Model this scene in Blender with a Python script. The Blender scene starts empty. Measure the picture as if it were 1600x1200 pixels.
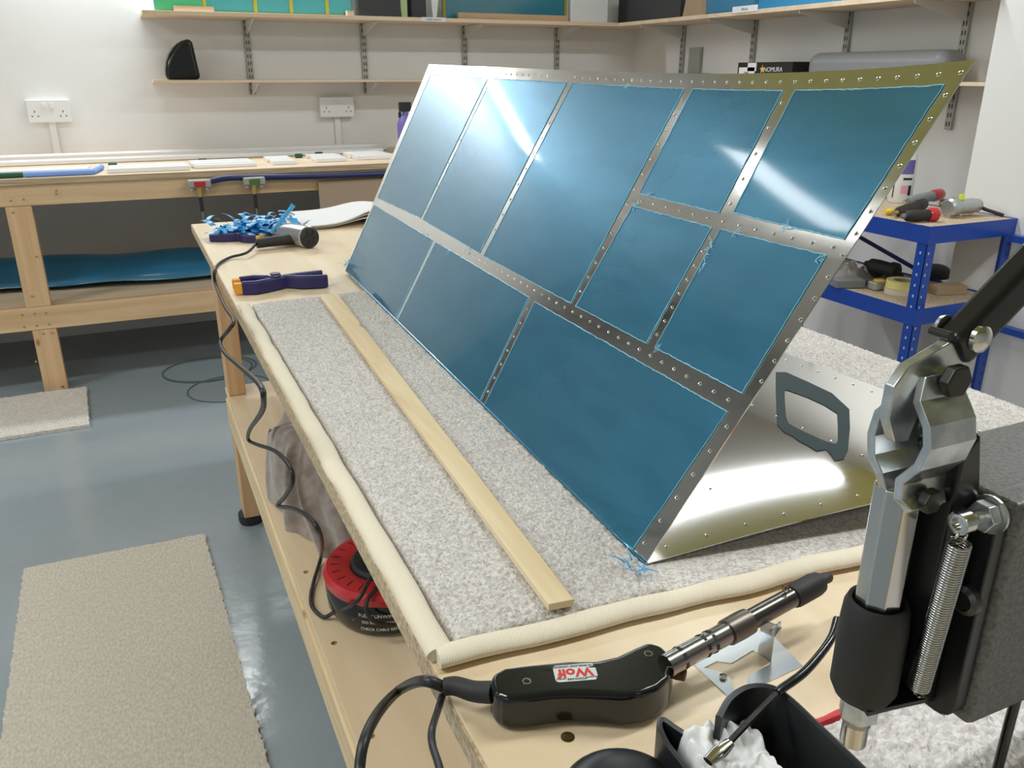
import bpy, bmesh, math, random
from mathutils import Vector, Matrix, noise
random.seed(7)
R = math.radians
scene = bpy.context.scene
# ---------------------------------------------------------------- camera
CAMZ = 1.245; PITCH = R(20.46); YAW = R(24.4); FPX = 1300.0
cam_data = bpy.data.cameras.new('camera'); cam = bpy.data.objects.new('camera', cam_data)
scene.collection.objects.link(cam); scene.camera = cam
cam.location = (0, 0, CAMZ); cam.rotation_euler = (math.pi/2-PITCH, 0, -YAW)
cam_data.sensor_width = 36; cam_data.lens = FPX/1600*36; cam_data.clip_start = .01
# ---------------------------------------------------------------- world, exposure
w = bpy.data.worlds.new('world'); scene.world = w; w.use_nodes = True
w.node_tree.nodes['Background'].inputs[0].default_value = (.8, .85, 1, 1)
w.node_tree.nodes['Background'].inputs[1].default_value = .05
scene.view_settings.view_transform = 'Standard'; scene.view_settings.look = 'None'
scene.view_settings.gamma = 1; scene.view_settings.exposure = 0.07
# ---------------------------------------------------------------- lamps (LED battens on the ceiling)
BATTENS = [(0.22, 4.42, 1.5, 26), (1.87, 2.475, 1.3, 19), (-.30, 2.76, .30, 1.2), (-2.3, 2.60, 1.2, 30),
           (-1.1, .75, 1.5, 22), (1.5, .55, 1.4, 22), (-2.4, -.9, 1.5, 18)]
BPLACE = ['above the wall bench shelves', 'above the far end of the steel rack', 'short one over the middle of the room', 'near the tall cabinet', 'left of the workbench', 'right of the workbench near the press', 'at the back left of the room']
ZL = 2.315
for (lx, ly, ll, lp) in BATTENS:
    ld = bpy.data.lights.new('batten_light', 'AREA'); ld.shape = 'RECTANGLE'; ld.size = ll; ld.size_y = .10
    ld.energy = lp; ld.color = (.945, .985, 1)
    lo = bpy.data.objects.new('batten_light', ld); scene.collection.objects.link(lo); lo.location = (lx, ly, ZL)

# ---------------------------------------------------------------- helpers
col = scene.collection
fh = Vector((math.sin(YAW), math.cos(YAW), 0)); rt = Vector((math.cos(YAW), -math.sin(YAW), 0))
fw = fh*math.cos(PITCH)+Vector((0, 0, -math.sin(PITCH))); up = fh*math.sin(PITCH)+Vector((0, 0, math.cos(PITCH)))
CP = Vector((0, 0, CAMZ))
def ray(x, y): return rt*(x-800)+fw*FPX-up*(y-600)
def az(x, y, z): r = ray(x, y); return CP+r*((z-CAMZ)/r.z)      # point of the plane of height z
def ay(x, y, Y): r = ray(x, y); return CP+r*(Y/r.y)
def ax(x, y, X): r = ray(x, y); return CP+r*(X/r.x)
def V(*a): return Vector(a)

WL = {}
def frame_of(d, hint=None):
    d = d.normalized(); h = hint or (V(0, 0, 1) if abs(d.z) < .9 else V(1, 0, 0))
    a = h.cross(d)
    if a.length < 1e-6: a = V(0, 1, 0).cross(d)
    a.normalize(); return a, d.cross(a).normalized(), d
class MB:
    def __init__(s): s.v = []; s.f = []; s.mi = []; s.cur = 0
    def add(s, vs, fs):
        o = len(s.v); s.v += [tuple(p) for p in vs]; s.f += [tuple(i+o for i in f) for f in fs]; s.mi += [s.cur]*len(fs); return s
    def hexa(s, p):
        return s.add(p, [(0, 3, 2, 1), (4, 5, 6, 7), (0, 1, 5, 4), (1, 2, 6, 5), (2, 3, 7, 6), (3, 0, 4, 7)])
    def box(s, a, b):
        x0, y0, z0 = a; x1, y1, z1 = b
        return s.hexa([(x0, y0, z0), (x1, y0, z0), (x1, y1, z0), (x0, y1, z0), (x0, y0, z1), (x1, y0, z1), (x1, y1, z1), (x0, y1, z1)])
    def obox(s, c, u, v_, w_):
        c = Vector(c)
        return s.hexa([c-u-v_-w_, c+u-v_-w_, c+u+v_-w_, c-u+v_-w_, c-u-v_+w_, c+u-v_+w_, c+u+v_+w_, c-u+v_+w_])
    def bar(s, p, q, wa, wb, hint=None):
        p = Vector(p); q = Vector(q); a, b, d = frame_of(q-p, hint)
        return s.obox((p+q)/2, a*wa/2, b*wb/2, (q-p)/2)
    def rings(s, rs, cap=True, close=True):
        n = len(rs[0]); o = len(s.v); vs = [p for r in rs for p in r]; fs = []
        for i in range(len(rs)-1):
            for j in range(n if close else n-1):
                k = (j+1) % n; fs.append((i*n+j, i*n+k, (i+1)*n+k, (i+1)*n+j))
        if cap: fs.append(tuple(range(n-1, -1, -1))); fs.append(tuple((len(rs)-1)*n+j for j in range(n)))
        return s.add(vs, fs)
    def lathe(s, p, d, prof, n=24, cap=True, hint=None, ph=0):
        p = Vector(p); a, b, d = frame_of(Vector(d), hint)
        return s.rings([[p+d*h+(a*math.cos(ph+2*math.pi*j/n)+b*math.sin(ph+2*math.pi*j/n))*max(r, 1e-5) for j in range(n)] for (h, r) in prof], cap)
    def cyl(s, p, q, r, r2=None, n=20, ph=0):
        p = Vector(p); q = Vector(q)
        return s.lathe(p, q-p, [(0, r), ((q-p).length, r if r2 is None else r2)], n, ph=ph)
    def tube(s, pts, r, n=8, flat=None):
        pts = [Vector(p) for p in pts]; rs = []; a0 = None
        for i, p in enumerate(pts):
            d = (pts[min(i+1, len(pts)-1)]-pts[max(i-1, 0)]).normalized()
            if a0 is None: a, b, _ = frame_of(d)
            else:
                a = a0-d*a0.dot(d)
                a.normalize(); b = d.cross(a)
            a0 = a; rr = r(i/(len(pts)-1)) if callable(r) else r
            rs.append([p+(a*math.cos(2*math.pi*j/n)+b*math.sin(2*math.pi*j/n)*(flat or 1))*rr for j in range(n)])
        return s.rings(rs)
    def prism(s, poly, d):
        d = Vector(d); poly = [Vector(p) for p in poly]; n = len(poly)
        return s.rings([poly, [p+d for p in poly]])
    def grid(s, fn, nu, nv):
        vs = [fn(i/nu, j/nv) for j in range(nv+1) for i in range(nu+1)]
        return s.add(vs, [(j*(nu+1)+i, j*(nu+1)+i+1, (j+1)*(nu+1)+i+1, (j+1)*(nu+1)+i) for j in range(nv) for i in range(nu)])
    def slab(s, fn, nu, nv, th):   # grid with thickness: fn gives (point, normal)
        t = [[fn(i/nu, j/nv) for i in range(nu+1)] for j in range(nv+1)]
        N = (nu+1)*(nv+1); vs = [Vector(p) for r in t for p, n in r]+[Vector(p)-Vector(n)*th for r in t for p, n in r]
        g = lambda i, j: j*(nu+1)+i; fs = []
        for j in range(nv):
            for i in range(nu):
                fs.append((g(i, j), g(i+1, j), g(i+1, j+1), g(i, j+1))); fs.append((N+g(i, j+1), N+g(i+1, j+1), N+g(i+1, j), N+g(i, j)))
        for i in range(nu):
            fs.append((N+g(i, 0), N+g(i+1, 0), g(i+1, 0), g(i, 0))); fs.append((g(i, nv), g(i+1, nv), N+g(i+1, nv), N+g(i, nv)))
        for j in range(nv):
            fs.append((g(0, j), g(0, j+1), N+g(0, j+1), N+g(0, j))); fs.append((N+g(nu, j), N+g(nu, j+1), g(nu, j+1), g(nu, j)))
        return s.add(vs, fs)
    def mat(s, k): s.cur = k; return s
    def build(s, name, mats, parent=None, smooth=False, bevel=0, seg=2, subs=0, angle=40, fix=True, flat=False):
        me = bpy.data.meshes.new(name)
        n = len(s.v); xs = [p[0] for p in s.v]; ys = [p[1] for p in s.v]; zs = [p[2] for p in s.v]
        c = V((min(xs)+max(xs))/2, (min(ys)+max(ys))/2, min(zs))
        me.from_pydata([tuple(Vector(p)-c) for p in s.v], [], s.f)
        if not isinstance(mats, (list, tuple)): mats = [mats]
        for m in mats: me.materials.append(m)
        for p, k in zip(me.polygons, s.mi): p.material_index = k
        if fix and len(s.f) < 60000:
            bm = bmesh.new(); bm.from_mesh(me); bmesh.ops.recalc_face_normals(bm, faces=bm.faces); bm.to_mesh(me); bm.free()
        o = bpy.data.objects.new(name, me); col.objects.link(o); WL[o.name] = c
        if parent: o.parent = parent; o.location = c-WL[parent.name]
        else: o.location = c
        if smooth:
            for p in me.polygons: p.use_smooth = True
            if smooth == 'auto':
                me.update(); bm = bmesh.new(); bm.from_mesh(me)
                for e in bm.edges:
                    if len(e.link_faces) == 2 and e.calc_face_angle(0) > R(angle): e.smooth = False
                bm.to_mesh(me); bm.free()
        if bevel:
            b = o.modifiers.new('bevel', 'BEVEL'); b.width = bevel; b.segments = seg; b.limit_method = 'ANGLE'; b.angle_limit = R(35)
            if not flat:
                for p in me.polygons: p.use_smooth = True
                b.harden_normals = True
        if subs: m = o.modifiers.new('sub', 'SUBSURF'); m.levels = subs; m.render_levels = subs
        return o
def root(name, loc, label, cat, group=None):
    o = bpy.data.objects.new(name, None); col.objects.link(o); o.location = loc; o.empty_display_size = .05
    WL[o.name] = Vector(loc); return tag(o, label, cat, group)
def tag(o, label, cat, group=None):
    o['label'] = label; o['category'] = cat
    if group: o['group'] = group
    return o
def struct(o): o['kind'] = 'structure'; return o
def dup(o, loc, rz=0, label=None):
    r = o.copy(); col.objects.link(r); r.location = loc; r.rotation_euler = (0, 0, rz)
    if label: r['label'] = label
    for ch in list(o.children):
        c = ch.copy(); col.objects.link(c); c.parent = r
        for g in list(ch.children):
            d = g.copy(); col.objects.link(d); d.parent = c
    return r
def bez(pts, n=10):     # Catmull-Rom through points
    pts = [Vector(p) for p in pts]; P = [pts[0]*2-pts[1]]+pts+[pts[-1]*2-pts[-2]]; out = []
    for i in range(1, len(P)-2):
        for k in range(n):
            t = k/n; a, b, c, d = P[i-1:i+3]
            out.append(.5*((2*b)+(c-a)*t+(2*a-5*b+4*c-d)*t*t+(3*b-a-3*c+d)*t**3))
    return out+[pts[-1]]
def text(name, body, size, origin, xdir, ydir, m, parent, ext=.0003, align='CENTER', off=0):
    cu = bpy.data.curves.new(name, 'FONT'); cu.body = body; cu.size = size; cu.align_x = align; cu.align_y = 'CENTER'; cu.extrude = ext; cu.offset = off
    t = bpy.data.objects.new('tmp', cu); me = bpy.data.meshes.new_from_object(t); bpy.data.objects.remove(t)
    X = Vector(xdir).normalized(); Y = Vector(ydir).normalized(); Z = X.cross(Y)
    mat4 = Matrix((X, Y, Z)).transposed()
    vs = [Vector(origin)+mat4 @ v.co for v in me.vertices]
    b = MB(); b.add(vs, [tuple(p.vertices) for p in me.polygons])
    return b.build(name, m, parent, fix=False)

# ---------------------------------------------------------------- materials
def mat(name, c, rough=.5, metal=0, coat=0, coatr=.1, spec=None, trans=0, aniso=0, alpha=1, sheen=0):
    m = bpy.data.materials.new(name); m.use_nodes = True; b = m.node_tree.nodes['Principled BSDF']
    b.inputs['Base Color'].default_value = (*c, 1); b.inputs['Roughness'].default_value = rough; b.inputs['Metallic'].default_value = metal
    b.inputs['Coat Weight'].default_value = coat; b.inputs['Coat Roughness'].default_value = coatr
    b.inputs['Transmission Weight'].default_value = trans; b.inputs['Alpha'].default_value = alpha
    b.inputs['Anisotropic'].default_value = aniso; b.inputs['Sheen Weight'].default_value = sheen
    if spec is not None: b.inputs['Specular IOR Level'].default_value = spec
    return m
def nd(m, t, **k):
    n = m.node_tree.nodes.new(t)
    for a, v in k.items(): setattr(n, a, v)
    return n
def lk(m, a, ao, b, bi): m.node_tree.links.new(a.outputs[ao], b.inputs[bi])
def coords(m, scale=(1, 1, 1), rot=(0, 0, 0)):
    tc = nd(m, 'ShaderNodeNewGeometry'); mp = nd(m, 'ShaderNodeMapping'); mp.inputs['Scale'].default_value = scale; mp.inputs['Rotation'].default_value = rot
    lk(m, tc, 'Position', mp, 'Vector'); return mp
def noise_col(m, c1, c2, scale=8, stretch=(1, 1, 1), detail=4, lo=.35, hi=.65, bump=0, bdist=.001, c3=None):
    P = m.node_tree.nodes['Principled BSDF']; mp = coords(m, stretch); n = nd(m, 'ShaderNodeTexNoise'); n.inputs['Scale'].default_value = scale; n.inputs['Detail'].default_value = detail
    lk(m, mp, 0, n, 'Vector'); r = nd(m, 'ShaderNodeValToRGB'); r.color_ramp.elements[0].position = lo; r.color_ramp.elements[1].position = hi
    r.color_ramp.elements[0].color = (*c1, 1); r.color_ramp.elements[1].color = (*c2, 1)
    if c3: e = r.color_ramp.elements.new((lo+hi)/2); e.color = (*c3, 1)
    lk(m, n, 'Fac', r, 'Fac'); lk(m, r, 'Color', P, 'Base Color')
    if bump:
        bp = nd(m, 'ShaderNodeBump'); bp.inputs['Strength'].default_value = bump; bp.inputs['Distance'].default_value = bdist
        lk(m, n, 'Fac', bp, 'Height'); lk(m, bp, 'Normal', P, 'Normal')
    return r
def wood(name, c1, c2, axis=1, scale=1.0, knot=None, rough=.55, kd=2.2):
    m = mat(name, c1, rough); P = m.node_tree.nodes['Principled BSDF']
    st = [16*scale]*3; st[axis] = 1.1*scale
    mp = coords(m, tuple(st)); n1 = nd(m, 'ShaderNodeTexNoise'); n1.inputs['Scale'].default_value = 1.2; n1.inputs['Detail'].default_value = 5; n1.inputs['Distortion'].default_value = .8
    lk(m, mp, 0, n1, 'Vector'); r = nd(m, 'ShaderNodeValToRGB'); r.color_ramp.elements[0].position = .36; r.color_ramp.elements[1].position = .66
    r.color_ramp.elements[0].color = (*c2, 1); r.color_ramp.elements[1].color = (*c1, 1); lk(m, n1, 'Fac', r, 'Fac'); out = r
    if knot:
        st2 = [kd*2.2]*3; st2[axis] = kd
        mp2 = coords(m, tuple(st2)); v = nd(m, 'ShaderNodeTexVoronoi'); v.inputs['Scale'].default_value = 1; lk(m, mp2, 0, v, 'Vector')
        r2 = nd(m, 'ShaderNodeValToRGB'); r2.color_ramp.elements[0].position = .035; r2.color_ramp.elements[1].position = .075
        r2.color_ramp.elements[0].color = (1, 1, 1, 1); r2.color_ramp.elements[1].color = (0, 0, 0, 1); lk(m, v, 'Distance', r2, 'Fac')
        mx = nd(m, 'ShaderNodeMix', data_type='RGBA'); lk(m, r2, 'Color', mx, 'Factor'); lk(m, r, 'Color', mx, 6); mx.inputs[7].default_value = (*knot, 1)
        m.node_tree.links.new(mx.outputs[2], P.inputs['Base Color'])
    else: lk(m, r, 'Color', P, 'Base Color')
    return m
PLY = wood('plywood_top', (.86, .71, .51), (.76, .59, .39), 1, .6, rough=.45)
PLYX = wood('plywood_wall_bench', (.80, .65, .48), (.70, .54, .37), 0, .6, rough=.5)
PLYEDGE = mat('plywood_edge', (.5, .37, .23), .7); noise_col(PLYEDGE, (.36, .25, .15), (.62, .48, .31), 4, (1.5, 1.5, 90), 2)
CHIP = mat('chipboard_edge', (.5, .38, .24), .8); noise_col(CHIP, (.40, .29, .17), (.68, .55, .38), 160, bump=.4)
PINEX = wood('pine_rail', (.74, .52, .31), (.62, .40, .21), 0, 1.2, knot=(.22, .11, .05), kd=2.6)
PINEZ = wood('pine_post', (.74, .50, .29), (.62, .38, .19), 2, 1.2, knot=(.22, .10, .04), kd=3.2)
PINEY = wood('pine_strip', (.83, .68, .44), (.72, .53, .30), 1, 2.6, knot=(.25, .14, .05), kd=3.4)
WALL = mat('wall_paint', (.80, .79, .775), .6); noise_col(WALL, (.78, .77, .755), (.83, .82, .805), 1.3, bump=.04)
CEIL = mat('ceiling_paint', (.46, .44, .40), .7); CEILY = mat('mustard_ceiling_paint', (.50, .46, .13), .6)
FLOOR = mat('floor_paint', (.24, .29, .335), .14)
noise_col(FLOOR, (.29, .335, .365), (.32, .365, .40), 2, bump=.0)
_bp = nd(FLOOR, 'ShaderNodeBump'); _n = nd(FLOOR, 'ShaderNodeTexNoise'); _n.inputs['Scale'].default_value = 14; _n.inputs['Detail'].default_value = 5
lk(FLOOR, coords(FLOOR), 0, _n, 'Vector'); lk(FLOOR, _n, 'Fac', _bp, 'Height'); _bp.inputs['Strength'].default_value = .35; _bp.inputs['Distance'].default_value = .004
lk(FLOOR, _bp, 'Normal', FLOOR.node_tree.nodes['Principled BSDF'], 'Normal')
def carpet_mat(name, a, b, c, scale=330):
    m = mat(name, a, .95, sheen=.2); P = m.node_tree.nodes['Principled BSDF']; mp = coords(m); v = nd(m, 'ShaderNodeTexVoronoi'); v.inputs['Scale'].default_value = scale
    lk(m, mp, 0, v, 'Vector'); s = nd(m, 'ShaderNodeSeparateColor'); lk(m, v, 'Color', s, 'Color')
    r = nd(m, 'ShaderNodeValToRGB'); r.color_ramp.elements[0].color = (*a, 1); r.color_ramp.elements[1].color = (*c, 1); e = r.color_ramp.elements.new(.5); e.color = (*b, 1)
    lk(m, s, 'Red', r, 'Fac'); n = nd(m, 'ShaderNodeTexNoise'); n.inputs['Scale'].default_value = 9; n.inputs['Detail'].default_value = 3; lk(m, mp, 0, n, 'Vector')
    mr = nd(m, 'ShaderNodeMapRange'); mr.inputs[3].default_value = .86; mr.inputs[4].default_value = 1.1; lk(m, n, 'Fac', mr, 0)
    mx = nd(m, 'ShaderNodeVectorMath', operation='SCALE'); lk(m, r, 'Color', mx, 0); lk(m, mr, 0, mx, 'Scale'); m.node_tree.links.new(mx.outputs[0], P.inputs['Base Color'])
    bp = nd(m, 'ShaderNodeBump'); bp.inputs['Strength'].default_value = .5; bp.inputs['Distance'].default_value = .0015; bp.invert = True; lk(m, v, 'Distance', bp, 'Height'); lk(m, bp, 'Normal', P, 'Normal')
    return m
CARPET = carpet_mat('grey_carpet_pile', (.48, .435, .41), (.66, .61, .58), (.80, .76, .73), 420)
CARPET2 = carpet_mat('beige_carpet_pile', (.55, .50, .44), (.70, .65, .58), (.82, .77, .71), 260)
FLEECE = carpet_mat('fluffy_carpet_pile', (.60, .55, .53), (.72, .67, .65), (.84, .80, .78), 300)
RUG = mat('rug_weave', (.6, .52, .42), .95); noise_col(RUG, (.47, .42, .35), (.66, .60, .52), 190, (1, .5, 1), 8, .3, .7, bump=.5, bdist=.0015)
TAPE = mat('binding_tape', (.82, .73, .58), .85); 
_w = nd(TAPE, 'ShaderNodeTexWave'); _w.inputs['Scale'].default_value = 160; lk(TAPE, coords(TAPE, (1, 1, 1), (0, 0, R(35))), 0, _w, 'Vector')
_r = nd(TAPE, 'ShaderNodeValToRGB'); _r.color_ramp.elements[0].color = (.78, .69, .54, 1); _r.color_ramp.elements[1].color = (.84, .76, .62, 1); lk(TAPE, _w, 'Fac', _r, 'Fac'); lk(TAPE, _r, 'Color', TAPE.node_tree.nodes['Principled BSDF'], 'Base Color')
_b = nd(TAPE, 'ShaderNodeBump'); _b.inputs['Strength'].default_value = .12; _b.inputs['Distance'].default_value = .001; lk(TAPE, _w, 'Fac', _b, 'Height'); lk(TAPE, _b, 'Normal', TAPE.node_tree.nodes['Principled BSDF'], 'Normal')
ALU = mat('bare_aluminium', (.80, .79, .76), .13, 1)
_n = nd(ALU, 'ShaderNodeTexNoise'); _n.inputs['Scale'].default_value = 30; _n.inputs['Detail'].default_value = 6; lk(ALU, coords(ALU, (10, 1, 1)), 0, _n, 'Vector')
_m = nd(ALU, 'ShaderNodeMapRange'); _m.inputs[3].default_value = .08; _m.inputs[4].default_value = .17; lk(ALU, _n, 'Fac', _m, 0); lk(ALU, _m, 0, ALU.node_tree.nodes['Principled BSDF'], 'Roughness')
FILM = mat('blue_protective_film', (.05, .27, .44), .27, .6, coat=.75, coatr=.055)
noise_col(FILM, (.040, .210, .35), (.056, .26, .42), 14, (3, .7, 3), 5, .3, .7)
FILMEDGE = mat('lifted_film_edge', (.35, .72, .90), .4, 0, coat=.3)
SCRAP = mat('blue_film_scrap', (.05, .42, .85), .4, 0, coat=.4)
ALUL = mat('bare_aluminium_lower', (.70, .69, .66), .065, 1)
DIMPLE = mat('dimple_metal', (.9, .9, .88), .18, 1); DARKHOLE = mat('hole_dark', (.03, .03, .03), .6)
DARKFRAME = mat('dark_primer', (.035, .055, .06), .6, spec=.15)
STEEL = mat('chrome_steel', (.62, .61, .59), .16, 1)
ZINC = mat('zinc_plate', (.62, .65, .67), .3, .95); noise_col(ZINC, (.5, .53, .55), (.72, .74, .75), 90, detail=5)
BLACKM = mat('black_powder_coat', (.012, .012, .013), .3); BLACKR = mat('black_rubber', (.02, .02, .02), .62); BLACKG = mat('black_gloss_plastic', (.008, .009, .010), .17, coat=.15, coatr=.05)
CABLE = mat('black_cable', (.02, .02, .022), .4)
HAMMER = mat('grey_hammered_paint', (.20, .20, .20), .4, .2); noise_col(HAMMER, (.09, .09, .09), (.17, .17, .165), 420, bump=.5, bdist=.0006)
WHITE = mat('white_plastic', (.82, .82, .81), .35); WHITEP = mat('white_paper', (.85, .85, .87), .7); PVC = mat('white_pvc', (.86, .86, .86), .3)
GREYP = mat('grey_plastic', (.25, .26, .27), .42); GALV = mat('shelf_upright_grey', (.42, .42, .38), .45, .3); BRKT = mat('shelf_bracket_white', (.66, .66, .63), .5)
RED = mat('red_plastic', (.55, .02, .03), .3, coat=.3); REDT = mat('red_tape', (.6, .02, .04), .5); ORANGE = mat('orange_pad', (.85, .36, .03), .5); NAVY = mat('navy_plastic', (.022, .018, .11), .38)
BLUE = mat('blue_rack_paint', (.006, .055, .36), .35, coat=.2); YEL = mat('yellow_plastic', (.85, .6, .03), .4); LIME = mat('lime_plastic', (.75, .85, .05), .4)
TAPEY = mat('yellow_masking_tape', (.85, .78, .30), .6); MDF = mat('chipboard_deck', (.50, .38, .26), .8); noise_col(MDF, (.40, .30, .2), (.58, .46, .33), 120)
TOWEL = mat('taupe_towel', (.30, .24, .21), .95, sheen=.6); noise_col(TOWEL, (.24, .19, .165), (.33, .27, .235), 60, bump=.4, bdist=.003)
OLIVE = mat('olive_paint', (.33, .30, .035), .6); TISSUE = mat('white_tissue', (.86, .86, .86), .85); BRASS = mat('brass', (.6, .45, .18), .3, 1)
GREENF = mat('green_film', (.10, .62, .30), .3, coat=.4); TEALF = mat('teal_film', (.10, .55, .60), .25, coat=.5); DTEAL = mat('dark_teal_film', (.02, .20, .27), .2, coat=.6)
YEDGE = mat('yellow_green_edge', (.68, .62, .08), .5); LBLUE = mat('light_blue_foam', (.22, .38, .85), .7); DGREEN = mat('dark_green_foam', (.02, .10, .06), .7)
BFILM = mat('bag_blue_film', (.02, .16, .30), .3, coat=.5); BROWNB = mat('brown_panel', (.42, .30, .21), .6); CARD = mat('cardboard', (.42, .30, .19), .85)
CLEAR = mat('clear_bag', (.9, .9, .92), .2, trans=.6); PURPLE = mat('purple_print', (.16, .13, .42), .5); PINK = mat('pink_print', (.85, .35, .5), .5); LBL = mat('label_grey', (.6, .62, .6), .4)
DARK = mat('black_print', (.02, .02, .02), .6); REDP = mat('red_print', (.6, .03, .03), .5); STAR = mat('gold_print', (.85, .55, .1), .5); WIRE = mat('grey_wire', (.10, .15, .16), .35, coat=.3)
DARKBOX = mat('charcoal_box', (.045, .047, .05), .6)

# ================================================================ SETTING
XW = 2.9; YW = 4.6; XL = -3.6; YN = -2.6; ZC = 2.4; XP = 2.65; YP = 2.03
struct(MB().box((XL, YN, -.05), (XW+.1, YW+.1, 0)).build('floor', FLOOR))
struct(MB().box((XL, 2.64, ZC), (XW+.1, YW+.1, ZC+.05)).build('ceiling', CEIL)); struct(MB().box((XL, YN, ZC-.0005), (XW+.1, 2.6395, ZC+.05)).build('ceiling', CEILY))
struct(MB().box((XL-.1, YW, 0), (XW+.1, YW+.1, ZC)).build('wall_back', WALL))
b = MB().box((XW, YP, 0), (XW+.1, YW, ZC)); b.box((XP, YN, 0), (XW+.1, YP, ZC)); struct(b.build('wall_right', WALL))
struct(MB().box((XL-.1, YN, 0), (XL, YW, ZC)).build('wall_left', WALL))
struct(MB().box((XL-.1, YN-.1, 0), (XW+.1, YN, ZC)).build('wall_front', WALL))
for (lx, ly, ll, lp) in BATTENS:
    t = root('ceiling_batten', (lx, ly, ZC), 'white LED batten on the ceiling '+BPLACE[BATTENS.index((lx, ly, ll, lp))], 'ceiling light', 'ceiling battens')
    MB().box((lx-ll/2-.03, ly-.06, ZL+.012), (lx+ll/2+.03, ly+.06, ZC)).build('housing', WHITE, t, bevel=.006)

# ================================================================ MAIN BENCH
ZB = .825; BX0, BX1, BY0, BY1 = .158, 1.035, -.55, 2.66
bench = root('workbench', (.6, 1.05, 0), 'long pine workbench with a carpet offcut and blue sheet on its plywood top', 'workbench')
MB().box((BX0, BY0, ZB-.024), (BX1, BY1, ZB)).build('worktop', PLY, bench, bevel=.0015)
MB().box((BX0-.0015, BY0, ZB-.023), (BX0, BY1, ZB-.002)).build('top_edge', CHIP, bench)
SZ = .415
MB().box((.17, BY0, SZ-.018), (1.0, 2.34, SZ)).build('lower_shelf', PLY, bench, bevel=.001)
MB().box((.165, BY0, SZ-.095), (.21, 2.30, SZ-.018)).build('shelf_rail', PINEY, bench, bevel=.003)
MB().box((.96, BY0, SZ-.095), (1.0, 2.30, SZ-.018)).build('shelf_rail', PINEY, bench, bevel=.003)
MB().box((.215, BY0, ZB-.12), (.26, 2.25, ZB-.0245)).build('top_rail', PINEY, bench, bevel=.003)
for (x0, y0) in ((.172, 2.255), (.95, 2.255), (.172, -.5), (.95, -.5)):
    lg = MB().box((x0, y0, SZ+.0005), (x0+.045, y0+.09, ZB-.0245)); lg.box((x0, y0, .035), (x0+.045, y0+.09, SZ-.0185)); lg = lg.build('leg', PINEZ, bench, bevel=.003)
    MB().lathe((x0+.022, y0+.045, 0), (0, 0, 1), [(0, .033), (.008, .036), (.03, .036), (.035, .03)], 20).build('rubber_foot', BLACKR, lg, smooth='auto')
for (px, py, z) in ((478, 894, SZ), (522, 1005, SZ), (580, 1150, SZ), (887, 1152, ZB), (1432, 872, ZB)):
    p = az(px, py, z); MB().lathe(p, (0, 0, 1), [(-.001, .0048), (.0004, .0048), (.0001, .002), (.0001, .0001)], 14).build('screw', BRASS, bench)

# carpet offcut on the bench
def pile(name, m, poly_fn, nu, nv, z0, h, amp, parent=None, seed=0, press=False):
    rnd = random.Random(seed); g = MB()
    def fn(u, v):
        p = poly_fn(u, v); e = min(u, 1-u)*nu, min(v, 1-v)*nv; k = min(1, min(e)/2.5)
        n = noise.noise(V(p.x*30, p.y*30, seed))*.0006+noise.noise(V(p.x*300, p.y*300, seed))*amp*.6
        jx = (rnd.random()-.5)*.0009; return V(p.x+jx, p.y+(rnd.random()-.5)*.0009, z0+(h+rnd.uniform(-.5, .5)*amp+n)*(.25+.75*k**.5) if k > 0 else z0)
    def fn2(u, v):
        p = fn(u, v)
        if press:      # flattened under the sheet
            fx_ = .375+(p.y-.537)*.0328
            if p.x > fx_-.004 and p.x < .885 and .46 < p.y < 1.83: p.z = min(p.z, ZB+.0055)
        return p
    g.grid(fn2, nu, nv); return g.build(name, m, parent, smooth=True, fix=False)
cA, cB, cC, cD = V(.180, .505, 0), V(1.033, .455, 0), V(1.033, 1.655, 0), V(.183, 1.605, 0)
cr = root('carpet_offcut', (.6, 1.05, ZB), 'grey carpet piece with cream bound edges under the blue sheet', 'carpet')
pile('pile', CARPET, lambda u, v: (cA*(1-u)+cB*u)*(1-v)+(cD*(1-u)+cC*u)*v, 420, 560, ZB+.0003, .0095, .0026, cr, 3, True)
def binding(p, q, nm, wob):
    pts = [p.lerp(q, i/60) for i in range(61)]; d = (q-p).normalized(); n = V(-d.y, d.x, 0); rs = []
    for i, c in enumerate(pts):
        o = noise.noise(V(i*.23, wob, 0))*.0035; wd = .0115+noise.noise(V(i*.3, wob+5, 0))*.0018; hh = .0062+noise.noise(V(i*.3, wob+9, 0))*.0012
        rs.append([c+n*(o+math.cos(a)*wd)+V(0, 0, ZB+.0004+max(0, hh+math.sin(a)*hh)) for a in [2*math.pi*k/14 for k in range(14)]])
    MB().rings(rs).build(nm, TAPE, cr, smooth='auto', angle=60)
binding(V(.169, 1.612, 0), V(.166, .497, 0), 'binding', 1); binding(V(.162, .494, 0), V(1.034, .441, 0), 'binding', 4)

# pine strip
q = [az(499, 460, ZB+.019), az(527, 458, ZB+.019), az(897, 936, ZB+.019), az(857, 944, ZB+.019)]
tag(MB().hexa([p-V(0, 0, .007) for p in q]+q).build('timber_strip', PINEY, bevel=.0008), 'thin pine strip lying along the grey carpet beside the blue sheet', 'timber')

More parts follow.
